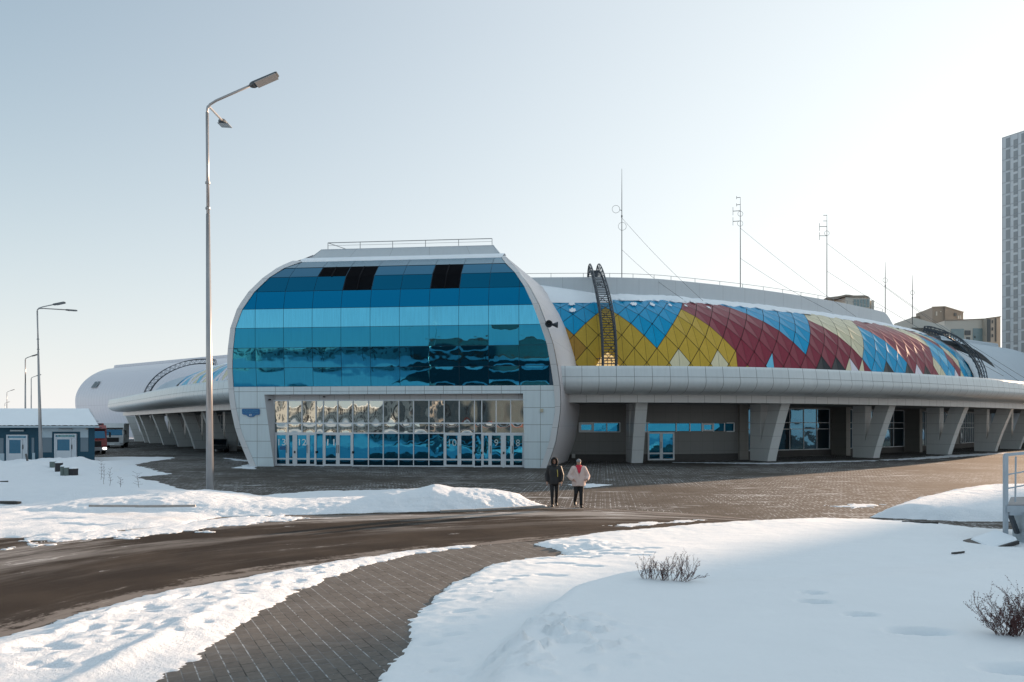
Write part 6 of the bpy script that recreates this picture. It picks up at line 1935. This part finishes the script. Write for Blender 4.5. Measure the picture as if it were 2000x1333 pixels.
    # coat details
    if man:
        zp = MB(); zp.tube([w(.10, -.163, 1.36), w(.115, -.168, 1.24), w(.118, -.165, 1.10)], .012, 6); zp.build('sleeve_stripe', plain('yellow_piping', (.55, .45, .10), .5), co)
        hd_ = MB(); n_ = 22; rr = []
        cx_, cy_, cz_ = hc
        for (f_, rx, rz, dz) in ((-.118, .092, .125, -.004), (-.122, .112, .150, 0), (-.095, .126, .163, 0), (-.02, .130, .165, .002), (.07, .122, .150, -.005), (.12, .085, .10, -.02), (.14, .03, .04, -.03)):
            rr.append([(cx_ + rx * math.cos(2 * math.pi * k / n_), cy_ + f_, cz_ + dz + rz * math.sin(2 * math.pi * k / n_) * (1.0 if math.sin(2 * math.pi * k / n_) > 0 else 1.1)) for k in range(n_)])
        hd_.loft([rr[0]] + rr[1:], cap=False)
        h2 = hd_.build('hood', plain('hood_fabric', (.012, .012, .014), .75, var=.2, scale=15, bmp=.4), t_, True)
        so_ = h2.modifiers.new('solid', 'SOLIDIFY'); so_.thickness = .012
        cl_ = MB(); cl_.loft([ell(w(0, -.015, z), r, r * .95, 20) for z, r in ((1.46, .13), (1.50, .118), (1.545, .105), (1.565, .10))], cap=False); c2 = cl_.build('collar', cloth, t_, True)
    else:
        ht = MB(); cx_, cy_, cz_ = hc
        ht.loft([ell((cx_, cy_ + .008, cz_ + z), rx, ry, 24) for z, rx, ry in ((.032, .086, .106), (.045, .090, .110), (.075, .089, .108), (.100, .080, .098), (.125, .060, .074), (.142, .034, .042), (.149, .008, .01))]); 
        ht.build('knit_hat', plain('grey_wool', (.25, .25, .26), .95, var=.2, scale=40, bmp=.6), t_, True)
        sc_ = MB(); sc_.loft([ell(w(0, -.02 - (1.5 - z) * .15, z), r, r * .95, 24) for z, r in ((1.38, .115), (1.42, .128), (1.455, .118), (1.49, .112), (1.525, .100), (1.54, .085))], cap=False)
        sc_.add([w(-.085, -.135, 1.42), w(.085, -.135, 1.42), w(.045, -.185, 1.30), w(0, -.19, 1.22), w(-.045, -.185, 1.30), w(0, -.20, 1.36)], [(0, 5, 1), (5, 2, 1), (5, 3, 2), (5, 4, 3), (0, 4, 5)])
        s2_ = sc_.build('scarf', plain('crimson_scarf', (.55, .035, .065), .9, var=.2, scale=25, bmp=.5), t_, True)
        lpm = MB()
        for sd_ in (-1, 1):
            pts = [w(sd_ * .10, -.105, 1.45), w(sd_ * .145, -.150, 1.36), w(sd_ * .125, -.178, 1.26), w(sd_ * .03, -.195, 1.13), w(sd_ * .015, -.19, 1.17), w(sd_ * .055, -.18, 1.27), w(sd_ * .075, -.15, 1.38)]
            base_ = len(lpm.v); lpm.v += pts + [(p[0], p[1] + .03, p[2]) for p in pts]; n_ = len(pts)
            lpm.f += [tuple(base_ + i for i in range(n_))] + [tuple(base_ + n_ + i for i in range(n_))[::-1]] + [(base_ + i, base_ + (i + 1) % n_, base_ + n_ + (i + 1) % n_, base_ + n_ + i) for i in range(n_)]; lpm.m += [0] * (n_ + 2)
        lpo = lpm.build('lapel', cloth, co, True); lpo['kind'] = 'stuff' if False else 'part'; del lpo['kind']
        lpo.modifiers.new('b', 'BEVEL').width = .008
    # trousers, one loft per leg joined at the seat
    tr_ = MB(); tr_.loft([ell(w(0, 0, z), rx, ry, 24) for z, rx, ry in ((.80, .10, .09), (.86, .16, .12), (.95, .165, .125), (1.02, .15, .115))])
    for hip, kn, an in ((hipL, kneeL, ankL), (hipR, kneeR, ankR)):
        h_, k_, a_ = Vector(hip), Vector(kn), Vector(an); wd_ = 1.0 if man else 1.12
        tr_.tube([w(*(h_ + Vector((0, 0, .02)))), w(*h_.lerp(k_, .25)), w(*h_.lerp(k_, .6)), w(*k_), w(*k_.lerp(a_, .35)), w(*k_.lerp(a_, .7)), w(*a_.lerp(k_, .04))], [.098, .092 * wd_, .078 * wd_, .066 * wd_, .062 * wd_, .058 * wd_, .056 * wd_], 16)
    to_ = tr_.build('trousers', trou, t_, True)
    md = to_.modifiers.new('remesh', 'REMESH'); md.mode = 'VOXEL'; md.voxel_size = .012; md.use_smooth_shade = True
    if not man:
        sp_ = MB(); sp_.tube([w(.155, -.03, .80), w(.15, -.10, .5), w(.142, -.12, .12)], .010, 6); sp_.build('trouser_stripe', M_white, to_)
    for an, to in ((ankL, toeL), (ankR, toeR)):
        a_, b_ = Vector(an), Vector(to); hl = Vector((an[0], an[1] + .05, max(.045, an[2] - .045)))
        sh_ = MB(); sh_.tube([w(*(a_ + Vector((0, .01, .05)))), w(*(a_ + Vector((0, .01, -.01)))), w(*(hl.lerp(b_, .12))), w(*hl.lerp(b_, .5)), w(*hl.lerp(b_, .85)), w(*(b_ + Vector((0, -.03, 0))))], [.050, .052, .052, .050, .044, .026], 14)
        so2 = sh_.build('shoe', shoe, t_, True)
    if not man: pass
    return t_
pm_ = G(1083, 990); pw_ = G(1131, 991.5)
person((pm_[0], pm_[1] + .15, 0), 'man in long black hooded coat walking with arms down, on the left', 'man')
person((pw_[0], pw_[1] + .15, 0), 'woman in pale fleece coat, grey hat and crimson scarf walking with hands in pockets', 'woman')
